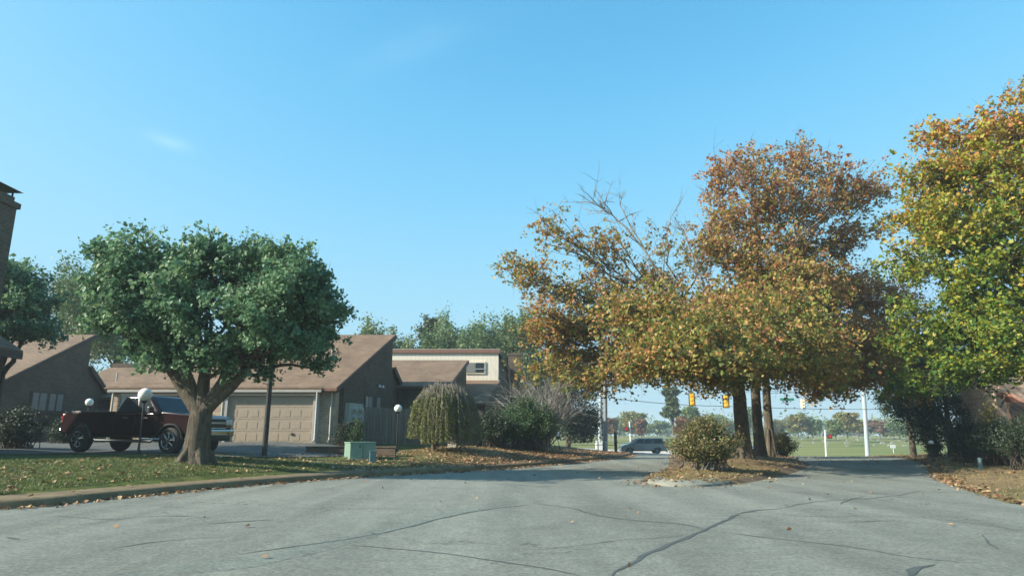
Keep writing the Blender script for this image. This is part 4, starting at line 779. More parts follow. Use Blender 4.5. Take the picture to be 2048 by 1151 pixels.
# ------------------------------------------------------------------ litter and grass
def scatter_on(n, fx):
    return fx(n)
def litter(name, pts, size, mt, label=None):
    P3 = np.asarray(pts); n = len(P3); a = rng.normal(size=(n, 3)); a[:, 2] *= .25; a /= np.linalg.norm(a, axis=1)[:, None]; nz = np.tile([0, 0, 1.0], (n, 1)) + rng.normal(size=(n, 3)) * .35; b = np.cross(nz, a); b /= np.linalg.norm(b, axis=1)[:, None]
    s = (size * np.clip(rng.gamma(3.2, .26, n), .3, 1.5))[:, None]; c = np.cross(a, b); lift = np.array([0, 0, .02])
    V = np.stack([P3 - a * s * .5, P3 + b * s * .42 + c * s * .18, P3 + a * s * .5 + c * s * .1, P3 - b * s * .42 + c * s * .14], 1) + lift; V = V.reshape(-1, 3); i = np.arange(n)[:, None] * 4
    tag(link(name, fast_mesh(name, V, np.concatenate([i + [[0, 1, 2]], i + [[0, 2, 3]]], 1).reshape(-1, 3), 3), mt), kind='stuff')
def zmix(X, Y):
    road = inside(road_poly, X, Y) & ~inside(island, X, Y); return np.where(road, base_z(X, Y), land_z(X, Y))
LP = []; RP = []
le = np.array([(p.x, p.y) for p in dens(left_edge, .3)]); le = le[(le[:, 0] > -14) & (le[:, 1] < 52)]
tn = np.gradient(le, axis=0); tn /= np.linalg.norm(tn, axis=1)[:, None]; nn_ = np.stack([-tn[:, 1], tn[:, 0]], 1)
def along(n, lo, hi, power=1.0, sel=None):
    i = rng.integers(0, len(le), n) if sel is None else rng.choice(sel, n); o = lo + (hi - lo) * rng.uniform(0, 1, n) ** power; return le[i] + nn_[i] * o[:, None] + tn[i] * rng.uniform(-.25, .25, n)[:, None]
q = along(3400, -.02, -.50, 2.2); LP.append(q)                                   # gutter
fars = np.where(le[:, 0] > -4.5)[0]; q = along(9000, 1.2, 6.5, 1.3, fars); LP.append(q); q = along(2600, .0, 1.4, 1.0, fars); LP.append(q)
nears = np.where(le[:, 0] <= -4.5)[0]; LP.append(along(1300, 1.2, 5.5, 1.0, nears)); LP.append(along(60, .1, 1.3, 1.0, nears))
far2 = np.where(le[:, 1] > 24)[0]; RP.append(along(5000, -.5, 2.5, 1.0, far2))
re = np.array([(p.x, p.y) for p in dens(right_edge, .3)]); re = re[(re[:, 1] > 10) & (re[:, 1] < 50)]; i = rng.integers(0, len(re), 2400); RP.append(re[i] + np.stack([rng.gamma(1.4, .22, 2400) - .1, rng.normal(size=2400) * .2], 1))
RP.append(np.stack([rng.uniform(15, 32, 2600), rng.uniform(27, 46, 2600)], 1)); LP.append(np.stack([rng.uniform(13, 24, 420), rng.uniform(12, 24, 420)], 1))
ic = np.array([(p.x, p.y) for p in island]); i = rng.integers(0, len(ic), 900); RP.append(ic[i] + rng.normal(size=(900, 2)) * .45)
iu = np.stack([rng.uniform(3, 19, 9000), rng.uniform(16, 64, 9000)], 1); iu = iu[inside(island, iu[:, 0], iu[:, 1])]; RP.append(iu)
rd = np.stack([rng.uniform(-12, 20, 420), 6 + 34 * rng.uniform(0, 1, 420) ** .8], 1); LP.append(rd)
sp_ = np.stack([rng.normal(6.0, 4.5, 380), rng.normal(24, 5, 380)], 1); LP.append(sp_[sp_[:, 1] > 9])
for nm, arr, m_ in (('fallen_leaves', LP, M['lf_litter']), ('fallen_red_leaves', RP, M['lf_red_litter'])):
    A = np.concatenate(arr); k = edge_dist(left_edge, A[:, 0], A[:, 1]); r_ = inside(road_poly, A[:, 0], A[:, 1]) & ~inside(island, A[:, 0], A[:, 1]); Z = zmix(A[:, 0], A[:, 1]) + np.where(~r_ & (k < 1.35), .05, 0)
    litter(nm, np.stack([A[:, 0], A[:, 1], Z], 1), .092 * np.where(r_ & (k > .6), .72, 1.0), m_)
# grass blades on the near lawns
def grass(name, n, region, h, mt):
    A = region(n); Z = land_z(A[:, 0], A[:, 1]); a = rng.uniform(0, 6.28, n); w = np.stack([np.cos(a), np.sin(a), np.zeros(n)], 1) * .012; B = np.stack([A[:, 0], A[:, 1], Z - .01], 1)
    T = B + rng.normal(size=(n, 3)) * [h * .5, h * .5, 0] + np.stack([np.zeros(n), np.zeros(n), h * rng.uniform(.5, 1.2, n)], 1); V = np.stack([B - w, B + w, T], 1).reshape(-1, 3)
    tag(link(name, fast_mesh(name, V, np.arange(3 * n).reshape(n, 3), 3), mt), kind='stuff')
M['blade'] = mk_leaf('grass_blade', [(.045, .075, .015), (.08, .12, .025), (.13, .16, .04), (.22, .19, .08)], .9, .3, .45)
M['blade_dry'] = mk_leaf('dry_grass_blade', [(.20, .15, .06), (.30, .22, .10), (.36, .27, .13), (.16, .15, .05)], .9, .3, .35)
def reg_left(n):
    q = along(n, 1.32, 7, 1.2, nears); return q[~inside(drive_poly, q[:, 0], q[:, 1])] if False else q
grass('lawn_grass', 52000, reg_left, .055, M['blade'])
grass('dry_lawn_grass', 16000, lambda n: np.stack([rng.uniform(12.7, 24, n), rng.uniform(11, 24, n)], 1) if False else (re[rng.integers(0, len(re), n)] + np.stack([.25 + rng.uniform(0, 9, n) ** 1.0, rng.normal(size=n) * .3], 1)), .045, M['blade_dry'])
iu2 = lambda n: (lambda a: np.resize(a, (n, 2)) + rng.normal(size=(n, 2)) * .05)(iu[(iu[:, 1] < 24)])
grass('island_grass', 7000, iu2, .05, M['blade_dry'])
# ------------------------------------------------------------------ houses
def V2(*a): return Vector(a)
class House:
    def __init__(s, name, org, gdir, label, group='brick houses with sloping brown roofs'):
        s.o = V2(*org); s.g = V2(*gdir).normalized(); s.l = V2(-1, 0); z = gz(*org)
        s.root = thing(name, (org[0], org[1], z), label, 'house', group)
    def p(s, a, b): return s.o + s.g * a + s.l * b           # a: back from the front corner, b: to the left
    def p3(s, a, b, z): q = s.p(a, b); return (q.x, q.y, z)
    def block(s, prof, b0, b1, mt, name='wall'):
        return MB().prism([s.p3(a, b0, z) for a, z in prof], s.l.to_3d() * (b1 - b0)).build(name, mt, s.root)
    def slab(s, a0, z0, a1, z1, b0, b1, th=.13, ext=(.3, .05), ov=(.18, .18), mt=None, name='roof', parent=None):
        """sloping roof plate between two rake points"""
        d = V2(a1 - a0, z1 - z0).normalized(); A = (a0 - d.x * ext[0], z0 - d.y * ext[0]); B = (a1 + d.x * ext[1], z1 + d.y * ext[1])
        nrm = V2(-d.y, d.x) * th
        if nrm.y < 0: nrm = -nrm
        lo = (.004) ; pr = [(A[0], A[1] + lo), (B[0], B[1] + lo), (B[0] + nrm.x, B[1] + nrm.y + lo), (A[0] + nrm.x, A[1] + nrm.y + lo)]
        return MB().prism([s.p3(a, b0 - ov[0], z) for a, z in pr], s.l.to_3d() * (b1 - b0 + ov[0] + ov[1])).build(name, mt or M['shingle'], parent or s.root), A, B, nrm
    def board(s, a0, z0, a1, z1, b, w, t=.05, mt=None, name='fascia', ext=(.3, .05), drop=.0):
        """rake board on the gable side"""
        d = V2(a1 - a0, z1 - z0).normalized(); A = (a0 - d.x * ext[0], z0 - d.y * ext[0]); B = (a1 + d.x * ext[1], z1 + d.y * ext[1])
        pr = [(A[0], A[1] - w + .02), (B[0], B[1] - w + .02), (B[0], B[1] + .12), (A[0], A[1] + .12)]
        return MB().prism([s.p3(a, b, z) for a, z in pr], s.l.to_3d() * -t).build(name, mt or M['dark_brown'], s.root)
    def cbox(s, a0, a1, b0, b1, z0, z1, mt, name, parent=None, bevel=0.0, label=None):
        q = [s.p(a0, b0), s.p(a1, b0), s.p(a1, b1), s.p(a0, b1)]
        return MB().vprism([(v.x, v.y) for v in q], z0, z1).build(name, mt, parent or s.root, bevel=bevel, label=label)

# --- the house with the two garages
B = House('brick_house', (-8.25, 31.5), (.279, .960), 'brown brick house with high shed roof and two garage doors, in the middle left')
pf = [(0, .2), (0, 3.42), (5.7, 6.62), (5.7, 4.85), (7.3, 3.58), (7.3, .2)]
LB, LT = 10.4, 6.6
B.block([(.72, .2), (.72, 3.78), (5.7, 6.62), (5.7, 4.85), (7.3, 3.58), (7.3, .2)], 0, LT, M['brick'])
B.block([(.72, .2), (.72, 3.78), (2.9, 5.0), (5.2, 3.9), (5.2, .2)], LT + .002, LB, M['brick'])
roof, A_, B_, n_ = B.slab(0, 3.42, 5.7, 6.62, 0, LT, ov=(.14, .0)); roof_eave = A_
B.slab(0, 3.42, 2.9, 5.05, LT + .003, LB, ov=(-.001, .25)); B.slab(5.4, 3.85, 2.95, 5.06, LT + .004, LB, ov=(-.001, .25), ext=(.3, .03))
B.slab(7.3, 3.58, 5.76, 4.86, 0, LT, ov=(.14, 0), ext=(.35, .0))
B.board(0, 3.42, 5.7, 6.62, -.14, .12, mt=M['dark_brown']); B.board(7.3, 3.58, 5.76, 4.86, -.14, .22, ext=(.35, 0))
gz0 = .93
def fx0(x, y0, y1, w, z0, z1, mt, name, parent, **k): return MB().box((x, (y0 + y1) / 2, (z0 + z1) / 2), (w, y1 - y0, z1 - z0)).build(name, mt, parent, **k)
FY = 31.22           # plane of the garage front
# piers
fx0(-8.61, 31.5, 32.3, .70, .2, 3.40, M['brick_tan'], 'brick_pier', B.root)
fx0(-18.38, FY, 32.2, .42, .2, 3.26, M['brick_tan'], 'brick_pier', B.root)
fx0(-13.70, FY, 32.2, .50, .2, 3.08, M['brick_tan'], 'brick_pier', B.root)
fx0(-8.985, FY + .06, 32.2, .05, .2, 3.42, M['trim_grey'], 'side_return', B.root)
fx0(-13.62, FY - .01, FY + .62, .30, .6, 3.085, M['cream'], 'cream_post', B.root, bevel=.01) if False else None
fx0(-13.30, FY + .03, 32.0, .24, .6, 3.06, M['trim_grey'], 'door_jamb', B.root)
fx0(-13.425, FY + .0, FY + .10, .045, .6, 3.06, M['cream'], 'corner_board', B.root)
fx0(-9.12, FY + .03, 32.0, .20, .6, 3.06, M['trim_grey'], 'door_jamb', B.root)
fx0(-17.95, FY + .03, 32.0, .40, .6, 3.06, M['trim_grey'], 'door_jamb', B.root)
# header and fascia
fx0(-13.77, FY + .02, 32.2, 9.62, 3.065, 3.24, M['cream'], 'header_board', B.root)
fx0(-13.77, FY - .09, FY - .03, 9.9, 3.17, 3.30, M['fascia'], 'fascia', B.root, bevel=.01)
MB().box((-13.77, FY + .10, 3.375), (9.92, .46, .10), 0, None).build('garage_eave', M['shingle'], B.root)
fx0(-8.62, 31.13, 31.20, .98, 3.27, 3.40, M['fascia'], 'fascia', B.root)
# garage doors
def garage_door(x0, x1, y, z0, z1, nc, nr, root, label):
    w, h = (x1 - x0) / nc, (z1 - z0) / nr; b = MB(); b.box(((x0 + x1) / 2, y + .03, (z0 + z1) / 2), (x1 - x0, .05, z1 - z0))
    for r in range(nr):
        b.box(((x0 + x1) / 2, y + .002, z0 + h * (r + .5)), (x1 - x0, .012, h - .014))
        for c in range(nc):
            cx, cz = x0 + w * (c + .5), z0 + h * (r + .5); b.box((cx, y - .006, cz), (w * .74, .012, h * .58))
    o = b.build('garage_door', M['door'], root, bevel=.003, label=label)
    MB().box((x0 + w * 6.2, y - .03, z0 + h * .75), (.14, .02, .10)).build('handle', M['black'], o) if nc > 6 else None
    return o
garage_door(-13.18, -9.22, 31.36, gz0 - .02, 3.06, 8, 4, B.root, 'right garage door, fully in view')
garage_door(-17.75, -13.95, 31.36, gz0 - .02, 3.06, 8, 4, B.root, 'left garage door behind the pickup')
# gutter, ridge cap, roof jacks
fx0(-13.77, FY - .17, FY - .10, 9.9, 3.20, 3.31, M['trim_grey'], 'gutter', B.root, bevel=.015)
for a, b_, h in ((3.2, 2.0, .35), (4.4, 4.6, .3), (2.0, 5.4, .28)):
    c = B.p(a, b_); zz = 3.42 + a * .561; MB().tube([(c.x, c.y, zz), (c.x, c.y, zz + h + .12)], .05, 8).build('roof_vent', M['galv'], B.root)
for a, b_, h in ((2.2, 2.0, .4), (3.4, 5.0, .35)):
    pass
# downspouts
def spout(x, y, z1, z0, root, kick=(.0, -.14)):
    MB().tube([(x, y, z1), (x, y, z0 + .28), (x + kick[0] * .4, y + kick[1] * .4, z0 + .16), (x + kick[0] * 2, y + kick[1] * 2, z0 + .08)], .045, 8).build('downspout', M['trim_grey'], root, smooth='auto')
spout(-9.0, 31.08, 3.25, .88, B.root); spout(-8.42, 31.43, 3.38, .88, B.root); spout(-18.45, 31.12, 3.25, .75, B.root)
# gable windows, sill, floodlights, meters on the gable wall (facing right)
def gable_window(H, a0, a1, z0, z1, split=(0, 1), label=None):
    f = H.cbox(a0 - .05, a1 + .05, -.015, -.05, z0 - .05, z1 + .05, M['dark_brown'], 'window', label=label)
    for u0, u1, m_ in split:
        H.cbox(a0 + (a1 - a0) * u0, a0 + (a1 - a0) * u1, -.055, -.07, z0, z1, m_, 'pane', f)
    H.cbox(a0 - .12, a1 + .12, -.01, -.12, z0 - .14, z0 - .05, M['brick'], 'sill', f)
gable_window(B, 2.75, 4.45, 2.32, 3.2, [(.03, .14, M['trim_grey']), (.18, .42, M['blind']), (.46, .68, M['dark_brown']), (.72, .95, M['blind'])])
fl = B.cbox(3.95, 4.45, -.01, -.06, 3.80, 3.86, M['black'], 'floodlight_bar')
for a in (4.0, 4.38):
    c = B.p(a, -.16); MB().lathe((c.x, c.y, 3.80), [(.03, .06), (.055, .02), (.085, -.06), (.08, -.07)], 12).build('floodlight', M['white'], fl, smooth='auto')
ms = B.p(1.6, -.26)
mr = thing('meter_bank', (ms.x, ms.y, 1.85), 'grey bank of four electric meters on the brick gable', 'electric meters')
B.cbox(.85, 2.15, -.01, -.26, 1.86, 2.78, M['meter'], 'cabinet', mr, bevel=.01)
for a in (1.25, 1.85):
    for z in (2.12, 2.50):
        c = B.p(a, -.26); nd = Vector((.96, -.279, 0)); MB().tube([(c.x, c.y, z), tuple(Vector((c.x, c.y, z)) + nd * .05), tuple(Vector((c.x, c.y, z)) + nd * .05), tuple(Vector((c.x, c.y, z)) + nd * .15)], [.15, .15, .115, .10], 16).build('meter', M['galv'], mr, smooth='auto')
c = B.p(.9, -.2); MB().tube([(c.x, c.y, 1.86), (c.x, c.y, .5)], .04, 8).build('conduit', M['galv'], mr)
ms2 = B.p(2.5, -.2); mr2 = thing('utility_box', (ms2.x, ms2.y, 1.9), 'small white box beside the bank of electric meters', 'utility box')
B.cbox(2.25, 2.85, -.01, -.20, 1.95, 2.42, M['galv'], 'cabinet', mr2, bevel=.01); B.cbox(2.4, 2.75, -.01, -.14, 1.78, 1.9, M['galv'], 'junction', mr2)

# --- house to the far left (same pattern)
D = House('brick_house', (-24.1, 31.3), (.105, .994), 'shaded brick house with a slanting gable, left of the pickup')
D.block([(0, .2), (0, 3.55), (5.7, 6.62), (5.7, 4.9), (7.5, 3.5), (7.5, .2)], 0, 11, M['brick'])
D.slab(0, 3.55, 5.7, 6.62, 0, 11, ov=(.14, 0)); D.slab(7.5, 3.5, 5.76, 4.92, 0, 11, ov=(.14, 0), ext=(.35, 0))
D.board(0, 3.55, 5.7, 6.62, -.14, .12); D.board(7.5, 3.5, 5.76, 4.92, -.14, .22, ext=(.35, 0))
gable_window(D, 2.1, 4.2, 2.5, 3.35, [(.03, .20, M['blind']), (.24, .44, M['blind']), (.54, .72, M['blind']), (.78, .96, M['blind'])])
# --- wing between the two, seen over the pickup
W_ = House('brick_house', (-17.6, 38.5), (.15, .99), 'low brick wing with roof vents, between the left gable and the garages')
W_.block([(0, .2), (0, 3.45), (4.0, 5.35), (4.0, 5.75), (8, 4.6), (8, .2)], 0, 8.5, M['brick']); W_.slab(0, 3.45, 4.0, 5.35, 0, 8.5, ov=(.1, .1), ext=(.5, 0)); W_.slab(8, 4.75, 3.8, 5.85, 0, 5.2, ov=(.1, .1), mt=M['fascia'], name='upper_roof')
W_.cbox(3.90, 3.99, -.05, 5.2, 5.42, 5.76, M['siding'], 'clerestory_band'); W_.cbox(3.74, 3.86, -.15, 5.3, 5.72, 5.90, M['fascia'], 'fascia')
for a, b, h, r in ((3.0, 6.1, .75, .09), (1.7, 6.4, .7, .045)):
    c = W_.p(a, b); MB().tube([(c.x, c.y, 3.45 + a * .475 - .1), (c.x, c.y, 3.45 + a * .475 + h)], r, 10).build('roof_vent', M['galv'], W_.root, smooth='auto')
# --- right-hand brick house with the cream clerestory
E = House('brick_house', (-1.6, 40.0), (.18, .98), 'brick house with cream clerestory wall and white-framed window, right of the garages')
E.block([(0, .2), (0, 3.2), (4, 4.68), (4, 6.62), (11.5, 4.55), (11.5, .2)], 0, 14, M['brick'])
E.slab(0, 3.1, 4, 4.68, 0, 14, ov=(.12, 0), ext=(.35, 0)); E.slab(11.5, 4.62, 3.90, 6.70, 0, 14, ov=(.12, 0), th=.12, mt=M['trim_grey'], name='upper_roof')
E.cbox(3.90, 3.985, .0, 14, 4.72, 6.60, M['siding'], 'clerestory_wall'); E.cbox(3.80, 3.88, -.12, 14, 6.56, 6.80, M['fascia'], 'fascia'); E.board(11.5, 4.6, 3.8, 6.66, -.12, .25, ext=(.2, 0))
ew = E.cbox(3.84, 3.90, .85, 2.18, 5.20, 6.0, M['cream'], 'window'); E.cbox(3.825, 3.838, .93, 1.48, 5.28, 5.92, M['glass'], 'pane', ew); E.cbox(3.82, 3.838, 1.53, 2.10, 5.28, 5.92, M['blind'], 'pane', ew); E.cbox(3.80, 3.818, .93, 1.48, 5.50, 5.53, M['white'], 'muntin', ew)
cx_ = P(1017, 760, 47.2); ch = MB().box((.22, 47.6, 4.0), (.98, .8, 5.9)); ch.box((.22, 47.6, 6.9), (1.06, .88, .14)); ch.build('chimney', M['brick'], E.root)
# --- middle unit in front of it
K = House('brick_house', (-3.6, 38.0), (.155, .988), 'shaded brick house with a plain brown roof, directly behind the board fence')
K.block([(0, .2), (0, 4.0), (4.5, 5.82), (4.5, .2)], 0, 8.0, M['brick']); K.slab(0, 4.0, 4.5, 5.82, 0, 8.0, ov=(.12, 0), ext=(.45, 0))
K.cbox(-.02, -.10, -.1, 8, 3.35, 3.94, M['dark_brown'], 'fascia'); K.board(0, 4.0, 4.5, 5.82, -.12, .10, ext=(.45, 0))  # wide box: shade under the eave, built as a dark band, no fascia board
K.cbox(-.45, -.52, 3.6, 3.9, .6, 3.3, M['trim_grey'], 'post'); 

# --- near house at the left edge
A = House('brick_house', (-16.75, 18.0), (0, 1), 'dark near house with tall brick chimney, cut off by the left picture edge')
def abox(x0, x1, y0, y1, z0, z1, mt, name, **k): return MB().box(((x0 + x1) / 2, (y0 + y1) / 2, (z0 + z1) / 2), (x1 - x0, y1 - y0, z1 - z0)).build(name, mt, A.root, **k)
MB().prism([(-16.75, 18, .1), (-16.75, 18, 4.1), (-20.6, 18, 6.5), (-25.5, 18, 4.0), (-25.5, 18, .1)], (0, 3.9, 0)).build('wall', M['brick'], A.root)
MB().prism([(-16.3, 17.8, 3.86), (-20.6, 17.8, 6.53), (-20.6, 17.8, 6.68), (-16.3, 17.8, 4.0)], (0, 4.3, 0)).build('roof', M['shingle'], A.root); MB().prism([(-20.6, 17.8, 6.53), (-26, 17.8, 3.78), (-26, 17.8, 3.92), (-20.6, 17.8, 6.68)], (0, 4.3, 0)).build('roof', M['shingle'], A.root)
abox(-16.35, -16.28, 17.8, 22.1, 3.72, 3.93, M['dark_brown'], 'fascia'); 
ch = MB().box((-16.70, 19.5, 4.3), (2.1, .95, 8.2)); ch.box((-16.70, 19.5, 8.32), (2.24, 1.09, .18)); ch.box((-16.70, 19.5, 8.50), (1.95, .85, .2)); ch = ch.build('chimney', M['brick'], A.root)
cp = MB(); cp.prism([(-17.75, 18.9, 8.80), (-15.60, 18.9, 8.80), (-16.6, 18.9, 9.0)], (0, 1.2, 0))
for x in (-17.55, -15.8):
    for y in (19.1, 19.9): cp.tube([(x, y, 8.55), (x, y, 8.87)], .03, 6)
cp.build('chimney_cap', M['black'], ch)

# --- stone-faced house at the right edge
Sx = P(1968, 880, 33); S = House('stone_house', (Sx.x, 33.0), (.3, .95), 'tan rubble stone wall of a house at the right edge, behind the dark shrubs', None)
q0, q1 = P(1966, 760, 33), P(2090, 760, 31.0)
z0 = .1
MB().prism([(P(1984, 905, 33).x, 33.0, z0), (q1.x + 4, 30.4, z0), (q1.x + 4, 30.4, 7.2), (q1.x - 1.2, 31.3, 6.6), (q0.x, 33.0, P(1966, 762, 33).z)], (.5, 2.6, 0)).build('wall', M['stone'], S.root)
ra, rb = P(2024, 792, 31.0), P(2100, 838, 30.0)
MB().prism([(ra.x, ra.y, ra.z), (rb.x, rb.y, rb.z), (rb.x, rb.y, rb.z + .16), (ra.x, ra.y, ra.z + .16)], (.15, 1.2, .1)).build('porch_roof', M['fascia'], S.root)
wn_ = P(2030, 905, 30.3); MB().box((wn_.x + 1.1, 30.3, 1.5), (2.2, .2, 2.4)).build('porch_panel', M['dark_brown'], S.root)
dp = P(2012, 790, 31.6); MB().tube([(dp.x, dp.y, dp.z), (dp.x - .35, dp.y, dp.z - .55)], .05, 6).build('downspout', M['dark_brown'], S.root)

# ------------------------------------------------------------------ fences, planter
def board_fence(a, b, h, label, group, n_gap=.155, seed=1):
    a, b = Vector(a), Vector(b); L = (b - a).length; d = (b - a) / L; rz = math.atan2(d.y, d.x); z = gz(a.x, a.y)
    root = thing('board_fence', (a.x, a.y, z), label, 'fence', group); m = MB(); rail = MB(); rr = random.Random(seed); s = 0
    while s < L:
        p = a + d * s; zz = gz(p.x, p.y); hh = h + rr.uniform(-.03, .03); nrm = Vector((d.y, -d.x)); off = .03 if int(s / n_gap) % 2 else -.045
        m.box((p.x + nrm.x * off, p.y + nrm.y * off, zz + hh / 2), (n_gap * .88, .022, hh), rz + rr.uniform(-.03, .03)); s += n_gap
    m.build('boards', M['timber'], root)
    k = max(1, int(L / 2.4))
    for i in range(k):
        p0, p1 = a + d * L * i / k, a + d * L * (i + 1) / k; pm = (p0 + p1) / 2; zz = gz(pm.x, pm.y)
        for q in (.35, h - .3): rail.box((pm.x, pm.y, zz + q), (L / k, .05, .09), rz)
        MB().box((p0.x, p0.y, zz + h / 2), (.10, .10, h + .06), rz).build('fence_post', M['timber'], root)
    rail.build('rails', M['timber'], root)
GFn = 'weathered board fences'
board_fence((-7.35, 33.9), (-1.5, 35.2), 1.8, 'weathered board fence between the brick gable and the weeping tree', GFn)
board_fence((-22.9, 35.2), (-18.7, 35.0), 1.55, 'low board fence behind the pickup bed', GFn, seed=4)
pl = thing('planter_wall', (-9.0, 27.4, gz(-9, 27.4)), 'low brown brick planter wall behind the green cabinet', 'wall')
pa, pb = P(612, 905, 27.6), P(790, 908, 27.2); zt = .78
MB().vprism([(pa.x, 27.6), (pb.x, 27.2), (pb.x, 27.45), (pa.x, 27.85)], -.1, zt).build('brick_wall', M['brick'], pl.__class__ and pl); MB().vprism([(pa.x - .03, 27.57), (pb.x + .03, 27.17), (pb.x + .03, 27.48), (pa.x - .03, 27.88)], zt, zt + .05).build('coping', M['brick'], pl)
pd = gp(905, 890, 32.4); pr_ = thing('stone_pedestal', pd, 'short tan pillar under the right side of the weeping tree', 'pillar'); m = MB(); m.box((pd[0], pd[1], pd[2] + .25), (.42, .42, .6)); m.build('shaft', M['concrete'], pr_, bevel=.03); MB().box((pd[0], pd[1], pd[2] + .58), (.5, .5, .07)).build('cap', M['concrete'], pr_, bevel=.01)

# ------------------------------------------------------------------ lamps, boxes, poles
def globe_lamp(px, py, Y, hgt, label, gr=.175):
    x, y, z = gp(px, py, Y); r = thing('globe_lamp', (x, y, z), label, 'lamp', 'white globe garden lamps')
    MB().tube([(x, y, z - .2), (x, y, z + hgt - gr * 1.6)], .032, 10).build('post', M['black'], r, smooth='auto')
    MB().lathe((x, y, z), [(.09, -.05), (.085, .10), (.045, .16), (.036, .3)], 14).build('foot', M['black'], r, smooth='auto')
    MB().lathe((x, y, z + hgt - gr * 2.3), [(.035, 0), (.09, .05), (.10, .12), (.085, .16)], 16).build('collar', M['black'], r, smooth='auto')
    MB().sphere((x, y, z + hgt - gr), gr, 28, 18).build('globe', M['globe'], r, smooth=True)
    return r
globe_lamp(276, 909, 22.2, 2.14, 'largest white globe lamp, in front of the pickup cab', .215)
globe_lamp(168, 884, 30.5, 2.0, 'white globe lamp behind the pickup bed', .17)
globe_lamp(793, 907, 31, 2.12, 'white globe lamp in front of the board fence', .175)
globe_lamp(1075, 893, 38, 1.50, 'white globe lamp among the green shrubs', .15)
globe_lamp(1866, 913, 33.0, 1.0, 'white globe lamp under the dark evergreens on the right', .11)
tx, ty, tz = gp(716, 917, 26); tr_ = thing('transformer_cabinet', (tx, ty, tz), 'pale green utility cabinet on the leafy lawn', 'utility cabinet'); rz = R(28)
m = MB(); m.box((tx, ty + .25, tz + .26), (.98, .84, .64), rz); m.build('body', M['green_box'], tr_, bevel=.02); m = MB(); m.box((tx, ty + .25, tz + .60), (1.02, .88, .05), rz); m.build('lid', M['green_box'], tr_, bevel=.012)
m = MB(); c_, s_ = math.cos(rz), math.sin(rz)
def rel(u, v, w): return (tx + u * c_ - v * s_, ty + .25 + u * s_ + v * c_, tz + w)
m.box(rel(-.0, -.424, .27), (.014, .012, .58), rz); m.build('door_seam', M['black'], tr_); m = MB(); m.box(rel(.495, .05, .42), (.012, .2, .14), rz); m.build('warning_label', M['white'], tr_)
m = MB(); m.box(rel(-.12, -.43, .46), (.05, .02, .07), rz); m.build('latch', M['black'], tr_)
m = MB(); m.box(rel(0, 0, -.03), (1.15, 1.0, .08), rz); m.build('pad', M['concrete'], tr_)
bx, by, bz = gp(745, 921, 25); br_ = thing('service_pedestal', (bx, by, bz), 'small blue-grey pedestal beside the green cabinet', 'utility pedestal'); MB().box((bx, by, bz + .17), (.23, .2, .40), .3).build('body', M['blue_grey'], br_, bevel=.015); MB().box((bx, by, bz + .385), (.26, .23, .05), .3).build('cap', M['blue_grey'], br_, bevel=.01)
x, y, z = gp(528, 913, 24); r = thing('lamp_pole', (x, y, z), 'thin black pole in front of the right garage door, its head in the green crown', 'pole')
MB().tube([(x, y, z - .3), (x + .02, y, z + 5.0)], [.095, .075], 12).build('shaft', M['black'], r, smooth='auto'); MB().lathe((x + .02, y, z + 5.0), [(.04, 0), (.12, .05), (.16, .35), (.18, .4), (.05, .5)], 12).build('lantern', M['galv'], r, smooth='auto')
x, y, z = gp(1962, 938, 24.2); r = thing('bollard', (x, y, z), 'short pale bollard on the shaded verge at right', 'bollard'); MB().lathe((x, y, z - .1), [(.07, 0), (.065, .40), (.075, .41), (.075, .46), (.03, .5)], 12).build('post', M['blue_grey'], r, smooth='auto')
x, y, z = gp(1213, 905, 47); r = thing('bollard', (x, y, z), 'pale utility marker post beside the grey pole', 'bollard'); MB().tube([(x, y, z - .1), (x, y, z + .72)], .09, 10).build('post', M['pole_white'], r, smooth='auto'); MB().lathe((x, y, z + .70), [(.10, 0), (.10, .05), (.03, .09)], 10).build('cap', M['pole_white'], r)
# grey timber pole and pale steel pole by the left lane
def pole(px, py, Y, top_py, r0, r1, mt, name, label, cat, topx=None):
    x, y, z = gp(px, py, Y); t = P(topx if topx else px, top_py, Y); r = thing(name, (x, y, z), label, cat); MB().tube([(x, y, z - .4), (x + (t.x - x) * .5, y, (z + t.z) / 2), (t.x, y, t.z)], [r0, (r0 + r1) / 2, r1], 14).build('shaft', mt, r, smooth='auto'); return r, (x, y, z), t
gpole, gb, gt = pole(1211, 907, 48, 560, .15, .12, M['pole_grey'], 'utility_pole', 'grey utility pole beside the left lane', 'pole', 1209)
m = MB(); m.box((gt.x, gt.y - .12, gt.z - .9), (2.2, .1, .12)); m.build('crossarm', M['pole_grey'], gpole); MB().tube([(gb[0] - .17, gb[1] - .05, gb[2]), (gb[0] - .15, gb[1] - .05, gb[2] + 4)], .03, 6).build('conduit', M['black'], gpole)
wpole, wb, wt = pole(1199, 890, 86, 560, .24, .16, M['pole_white'], 'signal_pole', 'tall pale steel signal pole left of the grey pole', 'pole', 1205)
MB().box((wb[0], wb[1] - .1, wb[2] + .55), (1.0, .7, 1.25)).build('control_cabinet', M['white'], wpole, bevel=.04)
rpole, rb_, rt = pole(1735, 916, 84, 600, .27, .16, M['pole_white'], 'signal_pole', 'pale steel signal pole leaning left, beyond the right lane', 'pole', 1716)
m = MB(); m.lathe((rb_[0], rb_[1], rb_[2] - .3), [(.60, 0), (.60, .62), (.52, .68)], 10); m.build('footing', M['concrete'], rpole); MB().lathe((rb_[0], rb_[1], rb_[2] + .36), [(.42, 0), (.42, .06), (.3, .08), (.28, .3)], 14).build('flange', M['galv'], rpole, smooth='auto')
